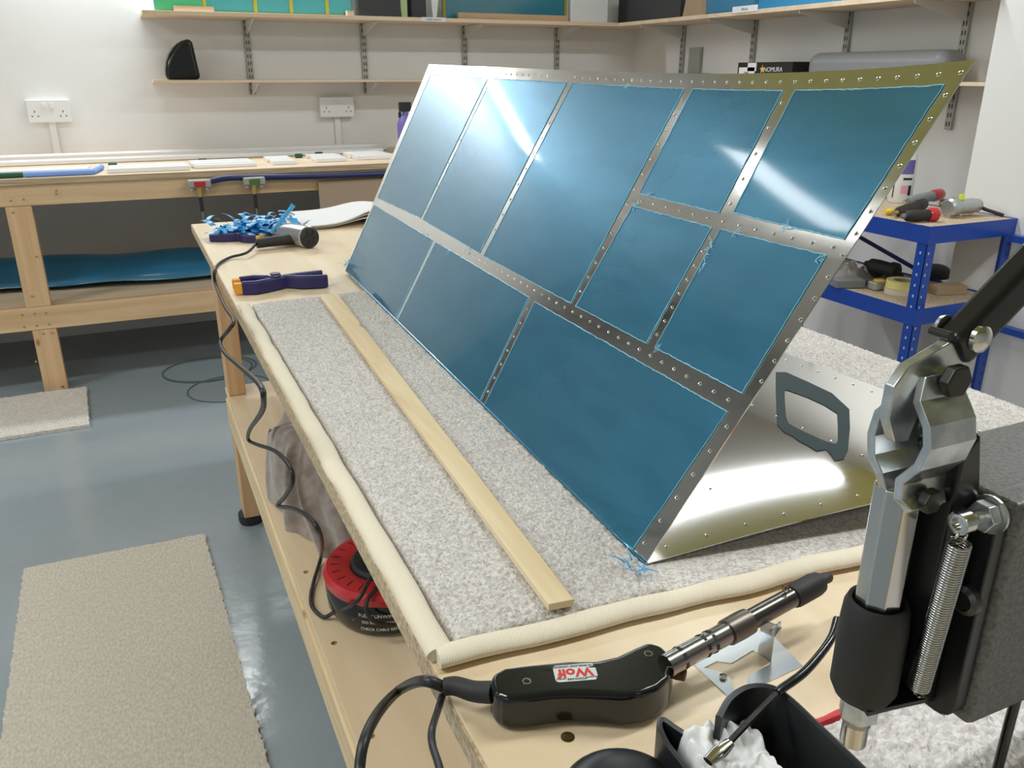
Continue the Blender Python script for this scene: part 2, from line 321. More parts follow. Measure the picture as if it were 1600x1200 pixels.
# ---------------------------------------------------------------- folded skin
FA = V(.417, 1.818, .832); FB = V(.375, .537, .832); AX = (FA-FB).normalized(); HH = V(AX.y, -AX.x, 0).normalized(); WD = .48; EE = .045
def th(s): return 18.939*s**4-20.921*s**3+8.843*s**2-9.205*s+64.117
def SP(s, t):
    a = R(th(s)); return FA+(FB-FA)*(s+EE*t*s)+(HH*math.cos(a)+V(0, 0, math.sin(a)))*(t*WD)
def SN(s, t):
    du = SP(s+.01, t)-SP(s-.01, t); dv = SP(s, t+.01)-SP(s, t-.01); n = du.cross(dv).normalized()
    return n if n.dot(V(-1, 0, .4)) > 0 else -n
skin = root('folded_aluminium_skin', (.55, 1.15, ZB+.012), 'large folded aluminium sheet partly covered in blue protective film', 'metal sheet')
def fl(s, t):     # lower half, lying on the carpet
    e = V(.885, .40, .868) if 0 else None
    c1 = V(.872, .470, .862); c0 = V(.80, 1.76, .853)
    q = c0.lerp(c1, s); p = FA.lerp(FB, s).lerp(q, t); p.z += .010*math.sin(math.pi*t)*(.4+.6*s)-.006*t*(1-t)*4*(1-s)
    return p
sk = MB()
NS, NT = 64, 24
def whole(u, v):
    if v < .5: t = 1-v*2; p = SP(u, t); n = SN(u, t)
    else:
        t = (v-.5)*2; p = fl(u, t); a = fl(u+.01, t)-fl(u-.01, t); c = fl(u, t+.01)-fl(u, t-.01); n = a.cross(c).normalized()
        n = n if n.z > 0 else -n
        n = (-n) if 0 else n
    return p, n
def top_fn(u, v): p = SP(u, v); return p, SN(u, max(.02, v))
sk.slab(top_fn, NS, NT, .0008)
sk.build('upper_face', ALU, skin, smooth='auto')
sf = MB()
def bot_fn(u, v):
    p = fl(u, v); n = (fl(u+.01, v)-fl(u-.01, v)).cross(fl(u, v+.01)-fl(u, v-.01)).normalized()
    return p, (n if n.z > 0 else -n)
sf.slab(bot_fn, NS, NT, .0008); sf.build('lower_face', ALUL, skin, smooth='auto')
MB().tube([FA.lerp(FB, i/20)+V(.0008, 0, .0002) for i in range(21)], .0022, 10).build('fold', FILM, skin, smooth=True)
CELLS = [[(.028, .954), (.254, .954), (.245, .3757), (.015, .368)], [(.266, .954), (.4768, .958), (.484, .3645), (.2573, .3745)],
 [(.4905, .958), (.703, .958), (.7252, .3615), (.498, .363)], [(.7165, .958), (.8365, .958), (.8515, .676), (.7296, .678)],
 [(.8505, .958), (.9889, .958), (.9895, .677), (.8674, .683)], [(.7307, .643), (.8534, .643), (.862, .3624), (.7359, .3615)],
 [(.8645, .643), (.984, .643), (.9883, .3657), (.8756, .3635)],
 [(.0125, .334), (.3281, .327), (.3302, .0), (-.001, .0)], [(.3408, .3265), (.6467, .3214), (.668, .0), (.342, .0)], [(.662, .3185), (.986, .323), (.982, .0), (.6805, .0)]]
rnd = random.Random(5)
for ci, c in enumerate(CELLS):
    TL, TR, BR, BL = c; nu = max(16, int((TR[0]-TL[0])*260)); nv = max(16, int(abs(TL[1]-BL[1])*70))
    jit = {}
    def cf(u, v, c=c, nu=nu, nv=nv, ci=ci, lift=.0005):
        i, j = round(u*nu), round(v*nv)
        s = (TL[0]*(1-u)+TR[0]*u)*(1-v)+(BL[0]*(1-u)+BR[0]*u)*v; t = (TL[1]*(1-u)+TR[1]*u)*(1-v)+(BL[1]*(1-u)+BR[1]*u)*v
        k = (i, j)
        if (i in (0, nu) or j in (0, nv)) and t > .01:
            if k not in jit: jit[k] = (rnd.gauss(0, .00022), rnd.gauss(0, .0006))
            s += jit[k][0]; t += jit[k][1]
        n = SN(s, max(t, .02)); return SP(s, max(t, 0))+n*lift, n
    f = MB(); f.slab(cf, nu, nv, .0003); fo = f.build('protective_film', FILM, skin, smooth='auto')
    e = MB()       # frayed pale edge
    path = [(i/nu, 0) for i in range(nu+1)]+[(1, j/nv) for j in range(nv+1)]+[(1-i/nu, 1) for i in range(nu+1)]+[(0, 1-j/nv) for j in range(nv+1)]
    if ci > 6: path = path[:nu+1+nv+1]+[(None, None)]+path[2*nu+nv+3:]
    seg = []
    for q_ in path+[(None, None)]:
        if q_[0] is None:
            if len(seg) > 2:
                pts = []
                for (u, v) in seg:
                    p, n = cf(u, v); pts.append(p+n*.0004)
                e.tube(pts, lambda x: .00035+.0005*abs(noise.noise(V(x*40, ci, 0))), 4)
            seg = []
        else: seg.append(q_)
    e.build('frayed_edge', FILMEDGE, fo)
# curls and tears of film
def tuft(p, n, size, k, m, parent, name='film_curl', seed=0):
    r = random.Random(seed); g = MB(); a, b_, d = frame_of(n)
    for _ in range(k):
        th_ = r.uniform(0, 6.28); L = size*r.uniform(.4, 1); o = p+(a*r.uniform(-1, 1)+b_*r.uniform(-1, 1))*size*.5; dr = a*math.cos(th_)+b_*math.sin(th_)
        sd = dr.cross(n)*L*.18; q0 = o; q1 = o+dr*L*.5+n*L*.35; q2 = o+dr*L+n*L*r.uniform(0, .4)
        g.slab(lambda u, v: ((q0*(1-v)**2+q1*2*v*(1-v)+q2*v*v)+sd*(u-.5)*(1-v*.7), n), 1, 5, .0002)
    return g.build(name, m, parent, smooth=True)
for k, (s, t) in enumerate([(.735, .645), (.745, .683), (.885, .643), (.98, .635), (.865, .60), (.868, .58), (.871, .56), (.878, .365), (.30, .325), (.45, .365), (.40, .322), (.93, .673), (.605, .958)]):
    tuft(SP(s, t)+SN(s, t)*.0005, SN(s, t), .007, 9, FILMEDGE, skin, 'film_curl', k)
# dimpled rivet holes
def dim(g, p, n, r=.0015):
    g.lathe(p, n, [(.0001, r*1.35), (.0007, r), (.0004, r*.55), (-.0006, r*.5)], 10)
DL = []
def row(P0, P1, n, f=SP, fn=SN):
    for i in range(n):
        x = i/(n-1); s = P0[0]*(1-x)+P1[0]*x; t = P0[1]*(1-x)+P1[1]*x
        DL.append((f(s, t), fn(s, t)))
row((.27, .975), (.9955, .979), 44); row((.995, .94), (.9975, .40), 14); row((.9935, .30), (.988, .03), 6); row((.44, .348), (.98, .343), 32)
row((.74, .66), (.985, .659), 13); row((.484, .93), (.492, .40), 11); row((.71, .93), (.729, .40), 14); row((.8435, .93), (.8575, .70), 5); row((.859, .62), (.868, .39), 8)
row((.26, .9), (.252, .42), 6); row((.655, .29), (.672, .04), 7)
def fln(s, t): return bot_fn(s, t)[1]
for P0, P1, n in (((.988, .06), (.985, .97), 12), ((.86, .12), (.80, .55), 9), ((.60, .95), (.99, .965), 18), ((.74, .30), (.85, .42), 4), ((.70, .6), (.93, .62), 8), ((.93, .25), (.93, .25), 2)):
    for i in range(n):
        x = i/(n-1); s = P0[0]*(1-x)+P1[0]*x; t = P0[1]*(1-x)+P1[1]*x; DL.append((fl(s, t), fln(s, t)))
DL.sort(key=lambda q: (q[0]-CP).length); dm = MB()
for k, (p, n) in enumerate(DL):
    g = MB() if k < 100 else dm
    g.mat(0).lathe(p, n, [(.0001, .0021), (.0007, .0016), (.0004, .0010), (.0002, .0009)], 10); g.mat(1).lathe(p, n, [(.0003, .0009), (.00035, .0001)], 8)
    if k < 100: g.build('rivet_hole', [DIMPLE, DARKHOLE], skin, smooth='auto')
dm.build('rivet_holes', [DIMPLE, DARKHOLE], skin, smooth='auto')['kind'] = 'stuff'
# flat near-black frame shape laid on the lower face
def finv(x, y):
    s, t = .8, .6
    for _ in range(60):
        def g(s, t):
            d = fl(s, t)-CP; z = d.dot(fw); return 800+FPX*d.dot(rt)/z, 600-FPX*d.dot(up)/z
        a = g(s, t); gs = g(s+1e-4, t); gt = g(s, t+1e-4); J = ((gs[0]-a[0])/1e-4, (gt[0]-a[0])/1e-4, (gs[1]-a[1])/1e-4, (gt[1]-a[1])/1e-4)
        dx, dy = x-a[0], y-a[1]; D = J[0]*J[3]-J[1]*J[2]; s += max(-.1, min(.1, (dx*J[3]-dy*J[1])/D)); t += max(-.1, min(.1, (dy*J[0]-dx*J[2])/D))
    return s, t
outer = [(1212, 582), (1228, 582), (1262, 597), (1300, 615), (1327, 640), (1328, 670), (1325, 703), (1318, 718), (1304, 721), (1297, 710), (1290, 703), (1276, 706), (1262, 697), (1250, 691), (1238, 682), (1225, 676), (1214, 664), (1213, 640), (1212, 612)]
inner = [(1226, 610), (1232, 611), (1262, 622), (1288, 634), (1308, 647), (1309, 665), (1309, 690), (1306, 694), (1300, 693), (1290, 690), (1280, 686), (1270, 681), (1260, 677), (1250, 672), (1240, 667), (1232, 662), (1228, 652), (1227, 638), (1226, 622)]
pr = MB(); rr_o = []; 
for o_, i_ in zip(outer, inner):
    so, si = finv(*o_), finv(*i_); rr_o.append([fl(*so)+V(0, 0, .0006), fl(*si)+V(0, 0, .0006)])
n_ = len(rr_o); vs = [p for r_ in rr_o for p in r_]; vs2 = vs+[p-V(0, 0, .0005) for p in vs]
fs = [(2*i, 2*((i+1) % n_), 2*((i+1) % n_)+1, 2*i+1) for i in range(n_)]; pr.add(vs2, fs+[tuple(2*n_+k for k in f) for f in fs]); pr.build('primer_frame', DARKFRAME, skin, fix=False)
# blue scraps
for k, (px, py, z) in enumerate(((990, 882, ZB+.012), (545, 412, ZB), (553, 424, ZB))):
    o = tuft(az(px, py, z+.002), V(0, 0, 1), .022, 8, SCRAP, None, 'film_scrap', 50+k)
    tag(o, ['small blue film scrap on the carpet under the near corner of the sheet', 'small blue film scrap on bare plywood at the far foot of the sheet', 'blue film scrap tucked against the far foot of the sheet'][k], 'film scrap')

# ================================================================ TOOLS AT FAR END OF BENCH
o = MB(); r_ = random.Random(12)
ctr = az(398, 368, ZB)
for k in range(170):
    c = ctr+V(max(-.12, min(.12, r_.gauss(0, .07))), max(-.07, min(.07, r_.gauss(0, .04))), min(.04, abs(r_.gauss(0, .018)))+.004); a = r_.uniform(0, 6.28); L = r_.uniform(.02, .05); d = V(math.cos(a), math.sin(a), r_.uniform(-.1, .6)).normalized(); s_ = d.cross(V(0, 0, 1)).normalized()*r_.uniform(.004, .012)
    q0, q1, q2 = c, c+d*L*.5+V(0, 0, .010), c+d*L+V(0, 0, r_.uniform(-.015, .008)); q0.z = max(q0.z, ZB+.002); q2.z = max(q2.z, ZB+.002)
    o.slab(lambda u, v: ((q0*(1-v)**2+q1*2*v*(1-v)+q2*v*v)+s_*(u-.5)*2, V(0, 0, 1)), 1, 4, .0004)
p0 = az(425, 362, ZB+.03); o.tube([p0, p0+V(.03, 0, .03), p0+V(.055, 0, .058), p0+V(.062, 0, .066)], lambda x: .004+.003*x, 5)
o = o.build('film_scraps', SCRAP); tag(o, 'heap of crumpled bright blue film scraps beside the hair dryer', 'film scraps'); o['kind'] = 'stuff'

def spring_clamp(name, loc, rz, label, s=1.0):
    t = root(name, loc, label, 'clamp', 'navy spring clamps on the workbench'); L = Vector(loc)
    def T(x, y, z): return L+V(x*s, y*s, z*s)
    def arm(path, sy):
        rs = []
        for (x, y, wd) in path:
            rs.append([T(x, sy*y-wd/2, .002), T(x, sy*y+wd/2, .002), T(x, sy*y+wd/2, .034-.004), T(x, sy*y+wd/4, .034), T(x, sy*y-wd/4, .034), T(x, sy*y-wd/2, .03)])
        MB().rings(rs).build('arm', NAVY, t, bevel=.003*s)
    arm([(-.085, -.028, .016), (-.05, -.034, .02), (-.01, -.014, .024), (.02, .006, .026), (.06, .018, .024), (.105, .024, .022), (.122, .024, .014)], 1)
    arm([(-.085, -.028, .016), (-.05, -.034, .02), (-.012, -.016, .022), (.0, -.002, .01)], -1)
    arm([(.022, -.006, .014), (.06, .02, .024), (.105, .03, .022), (.125, .03, .014)], -1)
    MB().cyl(T(0, 0, -.0) + V(0, 0, .0015), T(0, 0, .042), .013*s, n=20).build('pivot', NAVY, t, bevel=.001)
    for sy in (1, -1):
        MB().box(T(-.103, sy*-.024-.010, .004), T(-.083, sy*-.024+.010, .03)).build('jaw_pad', ORANGE, t, bevel=.002)
    b = MB(); b.tube([T(.014*math.cos(a), .014*math.sin(a), .037) for a in [k*.4 for k in range(16)]], .0012, 5); b.build('spring', STEEL, t)
    t.rotation_euler = (0, 0, rz); return t
p = az(432, 452, ZB); spring_clamp('spring_clamp', p, R(-2), 'navy spring clamp with orange pads, jaws beside the near end of the carpet edge', .82)
p = az(375, 377, ZB); spring_clamp('spring_clamp', p, R(150), 'navy spring clamp with orange pads in front of the heap of blue scraps', .62)

# hair dryer
rc = az(617, 957, .415)+V(0, .03, 0)
hd = root('hair_dryer', az(470, 385, ZB), 'black handled hair dryer with silver barrel lying on the workbench', 'hair dryer')
hb = az(484, 388, ZB)+V(0, 0, .028); dr = (V(-.35, .93, 0)).normalized()
hb0 = hb
MB().lathe(hb0, dr, [(0, .023), (.004, .0275), (.06, .028), (.10, .024), (.15, .020), (.155, .018)], 28).build('barrel', mat('silver_plastic', (.6, .6, .6), .25, .7), hd, smooth='auto')
g = MB(); g.lathe(hb0-dr*.001, -dr, [(0, .027), (.006, .026), (.010, .023), (.010, .001)], 28); g.build('air_intake', BLACKR, hd, smooth='auto')
g = MB(); a_, b_, _ = frame_of(dr)
for k in range(6): d_ = a_*math.cos(k*math.pi/3)+b_*math.sin(k*math.pi/3); g.bar(hb0-dr*.0115+d_*.006, hb0-dr*.0115+d_*.021, .003, .003)
g.build('intake_grille', BLACKG, hd)
h1 = az(402, 391, ZB)+V(0, 0, .017); h0 = hb0+dr*.045-V(0, 0, .01)
MB().tube([h0, h0.lerp(h1, .5)+V(0, 0, .002), h1], lambda x: .019-.003*x, 14, .75).build('handle', BLACKR, hd, smooth='auto')
cpts = [h1, az(385, 395, ZB+.012), az(360, 402, ZB+.005), az(342, 412, ZB+.004), ax(335, 425, BX0-.006), ax(337, 445, BX0-.008), ax(352, 480, .14), ax(365, 500, .13), ax(358, 515, .12), ax(345, 532, .11), ax(350, 550, .10), ax(378, 575, .10), ax(405, 600, .10), ax(412, 622, .10), ax(408, 645, .11), ax(390, 672, .13), ax(388, 687, .14)]
cp2 = [ax(400, 694, .145), ax(430, 705, .15), ax(452, 728, .15), ax(457, 752, .15), ax(446, 775, .148), ax(434, 790, .148), ax(458, 795, .15), ax(482, 808, .155), ax(500, 835, .165), az(502, 868, SZ+.03), az(492, 902, SZ+.008), az(486, 928, SZ+.005), az(488, 948, SZ+.005), az(505, 964, SZ+.005), az(522, 957, SZ+.02), rc+V(-.075, -.095, .085), rc+V(-.04, -.06, .105), rc+V(-.022, -.03, .112)]
MB().tube(bez(cpts+cp2, 8), .0034, 8).build('power_cord', CABLE, hd, smooth=True)

# paper sheets at far end
pp = root('paper_stack', az(520, 350, ZB), 'curled stack of white paper sheets at the far end of the workbench', 'paper')
def sheet(k):
    c = [az(432, 338, ZB+.003+k*.004), az(600, 330, ZB+.003), az(600, 372, ZB+.003), az(505, 352, ZB+.003)]
    c = [V(.42, 2.42, 0), V(.95, 2.42, 0), V(.95, 2.66, 0), V(.42, 2.66, 0)]
    def f(u, v):
        p = (c[0]*(1-u)+c[1]*u)*(1-v)+(c[3]*(1-u)+c[2]*u)*v
        z = ZB+.003+k*.006+.022*math.exp(-((u-.42)/.16)**2)*(1-v*.5)*(1+k*.35)+.012*v*k*.3
        return p+V(.01*k, -.012*k, z), V(0, 0, 1)
    MB().slab(f, 24, 6, .003).build('sheet', WHITEP if k != 1 else LBL, pp, smooth='auto')
for k in range(3): sheet(k)

# ================================================================ ON THE LOWER SHELF
tw = MB(); tc = az(498, 800, SZ)+V(.05, .03, 0)
def towel(u, v):
    a = u*2*math.pi; ph = v*math.pi/2; wv = noise.noise(V(math.cos(a)*2, math.sin(a)*2, v*2))
    fold = 1+.10*math.sin(a*3+.6)+.13*abs(math.sin(a*4+3*wv+v*3))+.05*math.sin(a*11+v*7+4*wv)
    x = .125*math.cos(a)*math.cos(ph)**.5*fold; y = .20*math.sin(a)*math.cos(ph)**.5*fold
    z = .165*math.sin(ph)+(.030*abs(math.sin(a*4+4*wv+v*5))+.016*math.sin(x*60+y*30+3*wv))*math.sin(ph*1.9)
    return tc+V(x, y, max(.001, z))
tw.grid(towel, 110, 26); tw = tw.build('towel', TOWEL, smooth=True, subs=1); tag(tw, 'crumpled taupe brown towel heaped on the lower shelf of the workbench', 'towel')

rl = root('cable_reel', rc, 'round red and black extension cable reel on the lower shelf', 'cable reel')
MB().lathe(rc, (0, 0, 1), [(0, .078), (.006, .093), (.02, .100), (.055, .102), (.062, .098)], 56).build('drum', BLACKG, rl, smooth='auto')
MB().lathe(rc+V(0, 0, .0625), (0, 0, 1), [(0, .102), (.012, .104), (.020, .098), (.022, .07), (.018, .060), (.0, .060)], 56).build('top_ring', RED, rl, smooth='auto')
MB().lathe(rc+V(0, 0, .063), (0, 0, 1), [(0, .059), (.022, .059), (.026, .054), (.024, .01)], 40).build('socket_plate', BLACKR, rl, smooth='auto')
g = MB()
for k in range(24):
    a = k*math.pi/12; d_ = V(math.cos(a), math.sin(a), 0); g.obox(rc+V(0, 0, .0838)+d_*.083, d_*.007, V(0, 0, 1).cross(d_)*.0008, V(0, 0, .0004))
g.build('ring_slots', DARK, rl)
pg = az(560, 912, SZ+.10); MB().obox(V(rc.x-.018, rc.y+.002, SZ+.104), V(.024, 0, 0), V(0, .022, 0), V(0, 0, .014)).build('plug', BLACKR, rl, bevel=.004)
for (px, py, s_, ln) in ((603, 962, .0085, 'FULLY UNWIND BEFORE USE'), (608, 970, .007, 'DO NOT EXCEED RATED LOAD'), (612, 978, .007, 'CHECK CABLE BEFORE EACH USE')):
    zt = {0: SZ+.046, 1: SZ+.034, 2: SZ+.022}[[962, 970, 978].index(py)]
    me_n = len(ln)
    for i_, chh in enumerate(ln):
        if chh == ' ': continue
    # lettering wrapped round the drum
    cu = bpy.data.curves.new('t', 'FONT'); cu.body = ln; cu.size = s_; cu.align_x = 'CENTER'; cu.align_y = 'CENTER'; to = bpy.data.objects.new('t', cu); me = bpy.data.meshes.new_from_object(to); bpy.data.objects.remove(to)
    bm = bmesh.new(); bm.from_mesh(me); bmesh.ops.subdivide_edges(bm, edges=bm.edges, cuts=1); bmesh.ops.triangulate(bm, faces=bm.faces); a0 = R(-102); g = MB()
    vs = [rc+V(.1026*math.cos(a0+v.co.x/.1026), .1026*math.sin(a0+v.co.x/.1026), zt-SZ+v.co.y) for v in bm.verts]; bm.verts.index_update(); g.add(vs, [tuple(v.index for v in f.verts) for f in bm.faces]); bm.free()
    g.build('lettering', WHITE, rl, fix=False)
MB().tube(bez([rc+V(.03, -.02, .10), rc+V(.0, -.06, .10), rc+V(-.06, -.10, .085), rc+V(-.05, -.112, .05), rc+V(.02, -.115, .035), rc+V(.10, -.08, .04)], 8), .0034, 8).build('cable', CABLE, rl, smooth=True)

# ================================================================ WALL BENCH
WB = root('wall_bench', (.5, 4.17, 0), 'long pine framed bench fixed along the back wall with white strips on it', 'workbench')
WX0, WX1, WY0 = -1.08, 2.86, 3.75; WZ = .867
MB().box((WX0, WY0, WZ-.025), (WX1, YW-.003, WZ)).build('worktop', PLYX, WB, bevel=.001)
MB().box((WX0, WY0-.001, WZ-.0245), (WX1, WY0, WZ-.001)).build('top_edge', PLYEDGE, WB)
MB().box((WX0, WY0+.008, WZ-.104), (WX1, WY0+.053, WZ-.0255)).build('front_beam', PINEX, WB, bevel=.002)
MB().box((WX0, WY0+.002, .268), (WX1, WY0+.047, .362)).build('lower_rail', PINEX, WB, bevel=.002)
MB().box((WX0, WY0+.048, .345), (WX1, YW-.003, .362)).build('lower_shelf', PLYX, WB)
for x in (-.44, 1.35, 2.6):
    MB().box((x, WY0+.004, .363), (x+.09, WY0+.05, WZ-.105)).build('post', PINEZ, WB, bevel=.002)
    MB().box((x+.004, WY0+.004, 0), (x+.092, WY0+.05, .267)).build('leg', PINEZ, WB, bevel=.002)
g = MB()
for (px, py) in ((17, 314), (37, 312), (20, 332), (35, 492), (54, 490), (72, 489), (38, 511), (58, 509), (77, 507), (56, 565), (68, 521), (82, 520), (98, 604), (57, 401), (50, 463), (88, 303), (88, 298)):
    p = ay(px, py, WY0+.0015); MB().cyl(p, p+V(0, -.0012, 0), .0042, n=10).build('screw_head', BRASS, WB)
MB().box((.765, WY0-.012, .30), (1.7, WY0+.0, WZ-.066)).build('end_panel', BROWNB, WB)
# things on the wall bench
def strips(label, x0, x1, y0, y1, n, grp, z=WZ, h=.018, seed=0):
    r = random.Random(seed)
    t = root('profile_pack', ((x0+x1)/2, (y0+y1)/2, z), label, 'plastic strips', grp)
    for k in range(n):
        ya = y0+(y1-y0)*k/n; a = x0+r.uniform(-.006, .006); bb = x1+r.uniform(-.006, .006)
        MB().box((a, ya+.001, z+.0005), (bb, ya+(y1-y0)/n-.002, z+h*r.uniform(.85, 1.1))).build('strip', PVC, t, bevel=.002)
    return t
bx = [(322/2.5, 622/2.5), (636/2.5, 915/2.5)]
def wx(px, Y, py=270): return ay(px, py, Y).x
strips('pack of short white plastic strips, widest one left of centre on the wall bench', -.06, .245, 3.80, 3.98, 5, 'white strip packs', seed=1)
strips('pack of white plastic strips in the middle of the wall bench above the red clamp', .265, .52, 3.84, 4.05, 5, 'white strip packs', seed=2)
strips('small pack of white strips above the green clamp', .60, .70, 3.86, 4.12, 4, 'white strip packs', seed=3)
strips('small pack of white strips second from the right end of the wall bench row', .80, .94, 3.9, 4.16, 4, 'white strip packs', seed=4)
strips('pack of white strips at the right end of the row on the wall bench', .99, 1.17, 3.93, 4.2, 5, 'white strip packs', seed=5)
strips('long white strips in a blue edged tray at the left end of the wall bench', -1.05, -.13, 3.83, 3.95, 3, 'white strip packs', h=.022, seed=6)
g = MB()
for k in range(4):
    x = -.55+.11*k; g.lathe((x, 3.828, WZ+.011), (0, -1, 0), [(0, .004), (.002, .004)], 8)
t = root('trim_length', (0, 4.45, WZ), 'long white plastic trim lying at the back of the wall bench against the wall', 'plastic trim')
MB().box((-1.05, 4.40, WZ+.0005), (1.28, 4.46, WZ+.035)).build('trim', PVC, t, bevel=.008)
t = root('trim_length', (0, 4.3, WZ), 'long white plastic trim, front one of the pair behind the strip packs', 'plastic trim')
MB().box((-1.05, 4.27, WZ+.0005), (1.22, 4.33, WZ+.022)).build('trim', PVC, t, bevel=.006)
t = root('trim_length', (1.9, 4.40, WZ), 'white plastic length at the right end of the wall bench behind the blue sheet', 'plastic trim')
MB().box((1.42, 4.36, WZ+.0005), (2.3, 4.44, WZ+.02)).build('trim', PVC, t, bevel=.006)
ft = root('foam_tube', (-.6, 3.79, WZ), 'bent foam tube, dark green then light blue, at the front of the wall bench', 'foam tube')
MB().tube([(-1.05, 3.785, WZ+.011), (-.36, 3.785, WZ+.011)], .0105, 10).build('green_length', DGREEN, ft, smooth='auto')['label'] = 'dark green length'
MB().tube(bez([(-.357, 3.785, WZ+.011), (-.2, 3.785, WZ+.011), (-.125, 3.788, WZ+.011), (-.11, 3.83, WZ+.011), (-.085, 3.98, WZ+.011)], 6), .0105, 10).build('blue_length', LBLUE, ft, smooth='auto')['label'] = 'light blue length'
for (x, y) in ((-.06, 4.03), (.31, 4.09), (.75, 4.15), (.86, 4.21)):
    o = MB().box((x, y, WZ+.0005), (x+.035, y+.02, WZ+.02)).build('small_clip', DGREEN, bevel=.004); tag(o, 'small dark green clip '+{-.06: 'behind the widest white strip pack', .31: 'behind the pack above the red fitting', .75: 'behind the small pack above the green fitting', .86: 'rightmost of the clips behind the strip packs'}[x], 'clip', 'dark clips')
def bar_clamp(px, m, label):
    x = ay(px, 290, WY0).x; t = root('trigger_clamp', (x, WY0, WZ-.2), label, 'clamp')
    MB().box((x-.045, WY0-.05, WZ-.062), (x+.045, WY0-.003, WZ-.03)).build('head', GALV, t, bevel=.006)
    MB().box((x-.022, WY0-.054, WZ-.058), (x+.022, WY0-.0505, WZ-.036)).build('coloured_insert', m, t, bevel=.002)
    for s in (-1, 1): MB().cyl((x+s*.03, WY0-.03, WZ-.0625), (x+s*.03, WY0-.03, WZ-.075), .011, n=14).build('knob', STEEL, t, bevel=.002)
    MB().cyl((x-.002, WY0-.03, WZ-.0625), (x-.002, WY0-.03, WZ-.10), .012, n=12).build('nozzle', BRASS, t); MB().cyl((x-.002, WY0-.03, WZ-.1005), (x-.002, WY0-.03, WZ-.16), .0075, n=12).build('hose_end', BLACKR, t)
    MB().tube([(x-.002, WY0-.03, WZ-.1605), (x, WY0-.025, WZ-.26), (x+.01, WY0-.02, WZ-.38)], .0014, 6).build('thin_line', GALV, t)
bar_clamp(311, RED, 'red air fitting on the front beam of the wall bench'); bar_clamp(396, mat('green_plastic', (.08, .16, .05), .4), 'green air fitting on the front beam of the wall bench')
o = MB().tube(bez([(.29, 3.725, WZ-.045), (.38, 3.72, WZ-.03), (.5, 3.735, WZ-.034), (.75, 3.73, WZ-.04), (1.2, 3.735, WZ-.045), (2.0, 3.74, WZ-.045)], 8), .016, 10, .8).build('air_hose', mat('navy_hose', (.01, .02, .10), .4), smooth=True); tag(o, 'navy blue air hose running along under the front edge of the wall bench', 'hose')
fb = MB().slab(lambda u, v: (V(-1.05+2.45*u, 4.0+.1*noise.noise(V(u*3, 0, 0))+.42*v, .363+.006+.12*math.sin(math.pi*min(1, v*1.2+.05))+.012*noise.noise(V(u*9, v*3, 2))), V(0, 0, 1)), 60, 14, .002).build('film_sheet', BFILM, smooth=True); tag(fb, 'large sheet wrapped in blue film lying on the shelf under the wall bench', 'film sheet')
# purple spray bottle by the wall
sb = root('spray_bottle', (1.64, 4.22, WZ), 'purple spray bottle with black trigger behind the far edge of the blue sheet', 'bottle')
sp = ay(629, 225, 4.2); sp = V(sp.x+.02, 4.2, WZ); sb.location = sp; WL[sb.name] = sp
MB().lathe(sp, (0, 0, 1), [(0, .04), (.14, .042), (.17, .03), (.19, .014), (.2, .014)], 20).build('body', PURPLE, sb, smooth='auto')
g = MB().box(sp+V(-.03, -.012, .2005), sp+V(.03, .012, .245)); g.box(sp+V(-.035, -.004, .17), sp+V(-.02, .004, .1995)); g.build('trigger_head', BLACKR, sb, bevel=.003)

cb = root('tall_cabinet', (-2.3, 4.3, 0), 'tall grey steel cabinet at the left end of the wall bench', 'cabinet')  # added out of view so the bare metal strips reflect dark grey
MB().box((-3.5, 4.06, .001), (-1.24, 4.59, 2.34)).build('carcass', mat('grey_cabinet_paint', (.20, .20, .19), .5), cb, bevel=.004)
MB().box((-1.2395, 4.06, .001), (-1.14, 4.59, 2.34)).build('side_panel', mat('black_panel', (.02, .02, .02), .5), cb)
for x in (-3.48, -2.36): MB().box((x, 4.04, .08), (x+1.10, 4.0595, 2.3)).build('door', bpy.data.materials['grey_cabinet_paint'], cb, bevel=.003)
# ---------------------------------------------------------------- sockets
def socket(px, py, label):
    p = ay(px, py, YW); t = root('double_socket', (p.x, YW, p.z-.045), label, 'socket', 'double wall sockets'); x, z = p.x, p.z
    MB().box((x-.088, YW-.036, z-.048), (x+.088, YW, z+.048)).build('back_box', WHITE, t, bevel=.004); MB().box((x-.09, YW-.046, z-.05), (x+.09, YW-.0365, z+.05)).build('face_plate', WHITE, t, bevel=.004)
    g = MB()
    for s in (-1, 1):
        for (dx, dz, w_, h_) in ((0, .0, .004, .009), (-.012, -.02, .007, .004), (.012, -.02, .007, .004)): g.box((x+s*.058+dx-w_/2, YW-.0465, z+dz-h_/2-.002), (x+s*.058+dx+w_/2, YW-.0461, z+dz+h_/2-.002))
    g.build('pin_holes', DARK, t)
    for s in (-1, 1): MB().box((x+s*.016-.009, YW-.05, z+.014), (x+s*.016+.009, YW-.0465, z+.036)).build('rocker', WHITE, t, bevel=.002)
    MB().box((x-.012, YW-.018, WZ), (x+.018, YW, z-.0505)).build('conduit', WHITE, t, bevel=.002)
socket(77, 173, 'white double socket on the back wall at the far left'); socket(524, 167, 'white double socket on the back wall below the shelves')

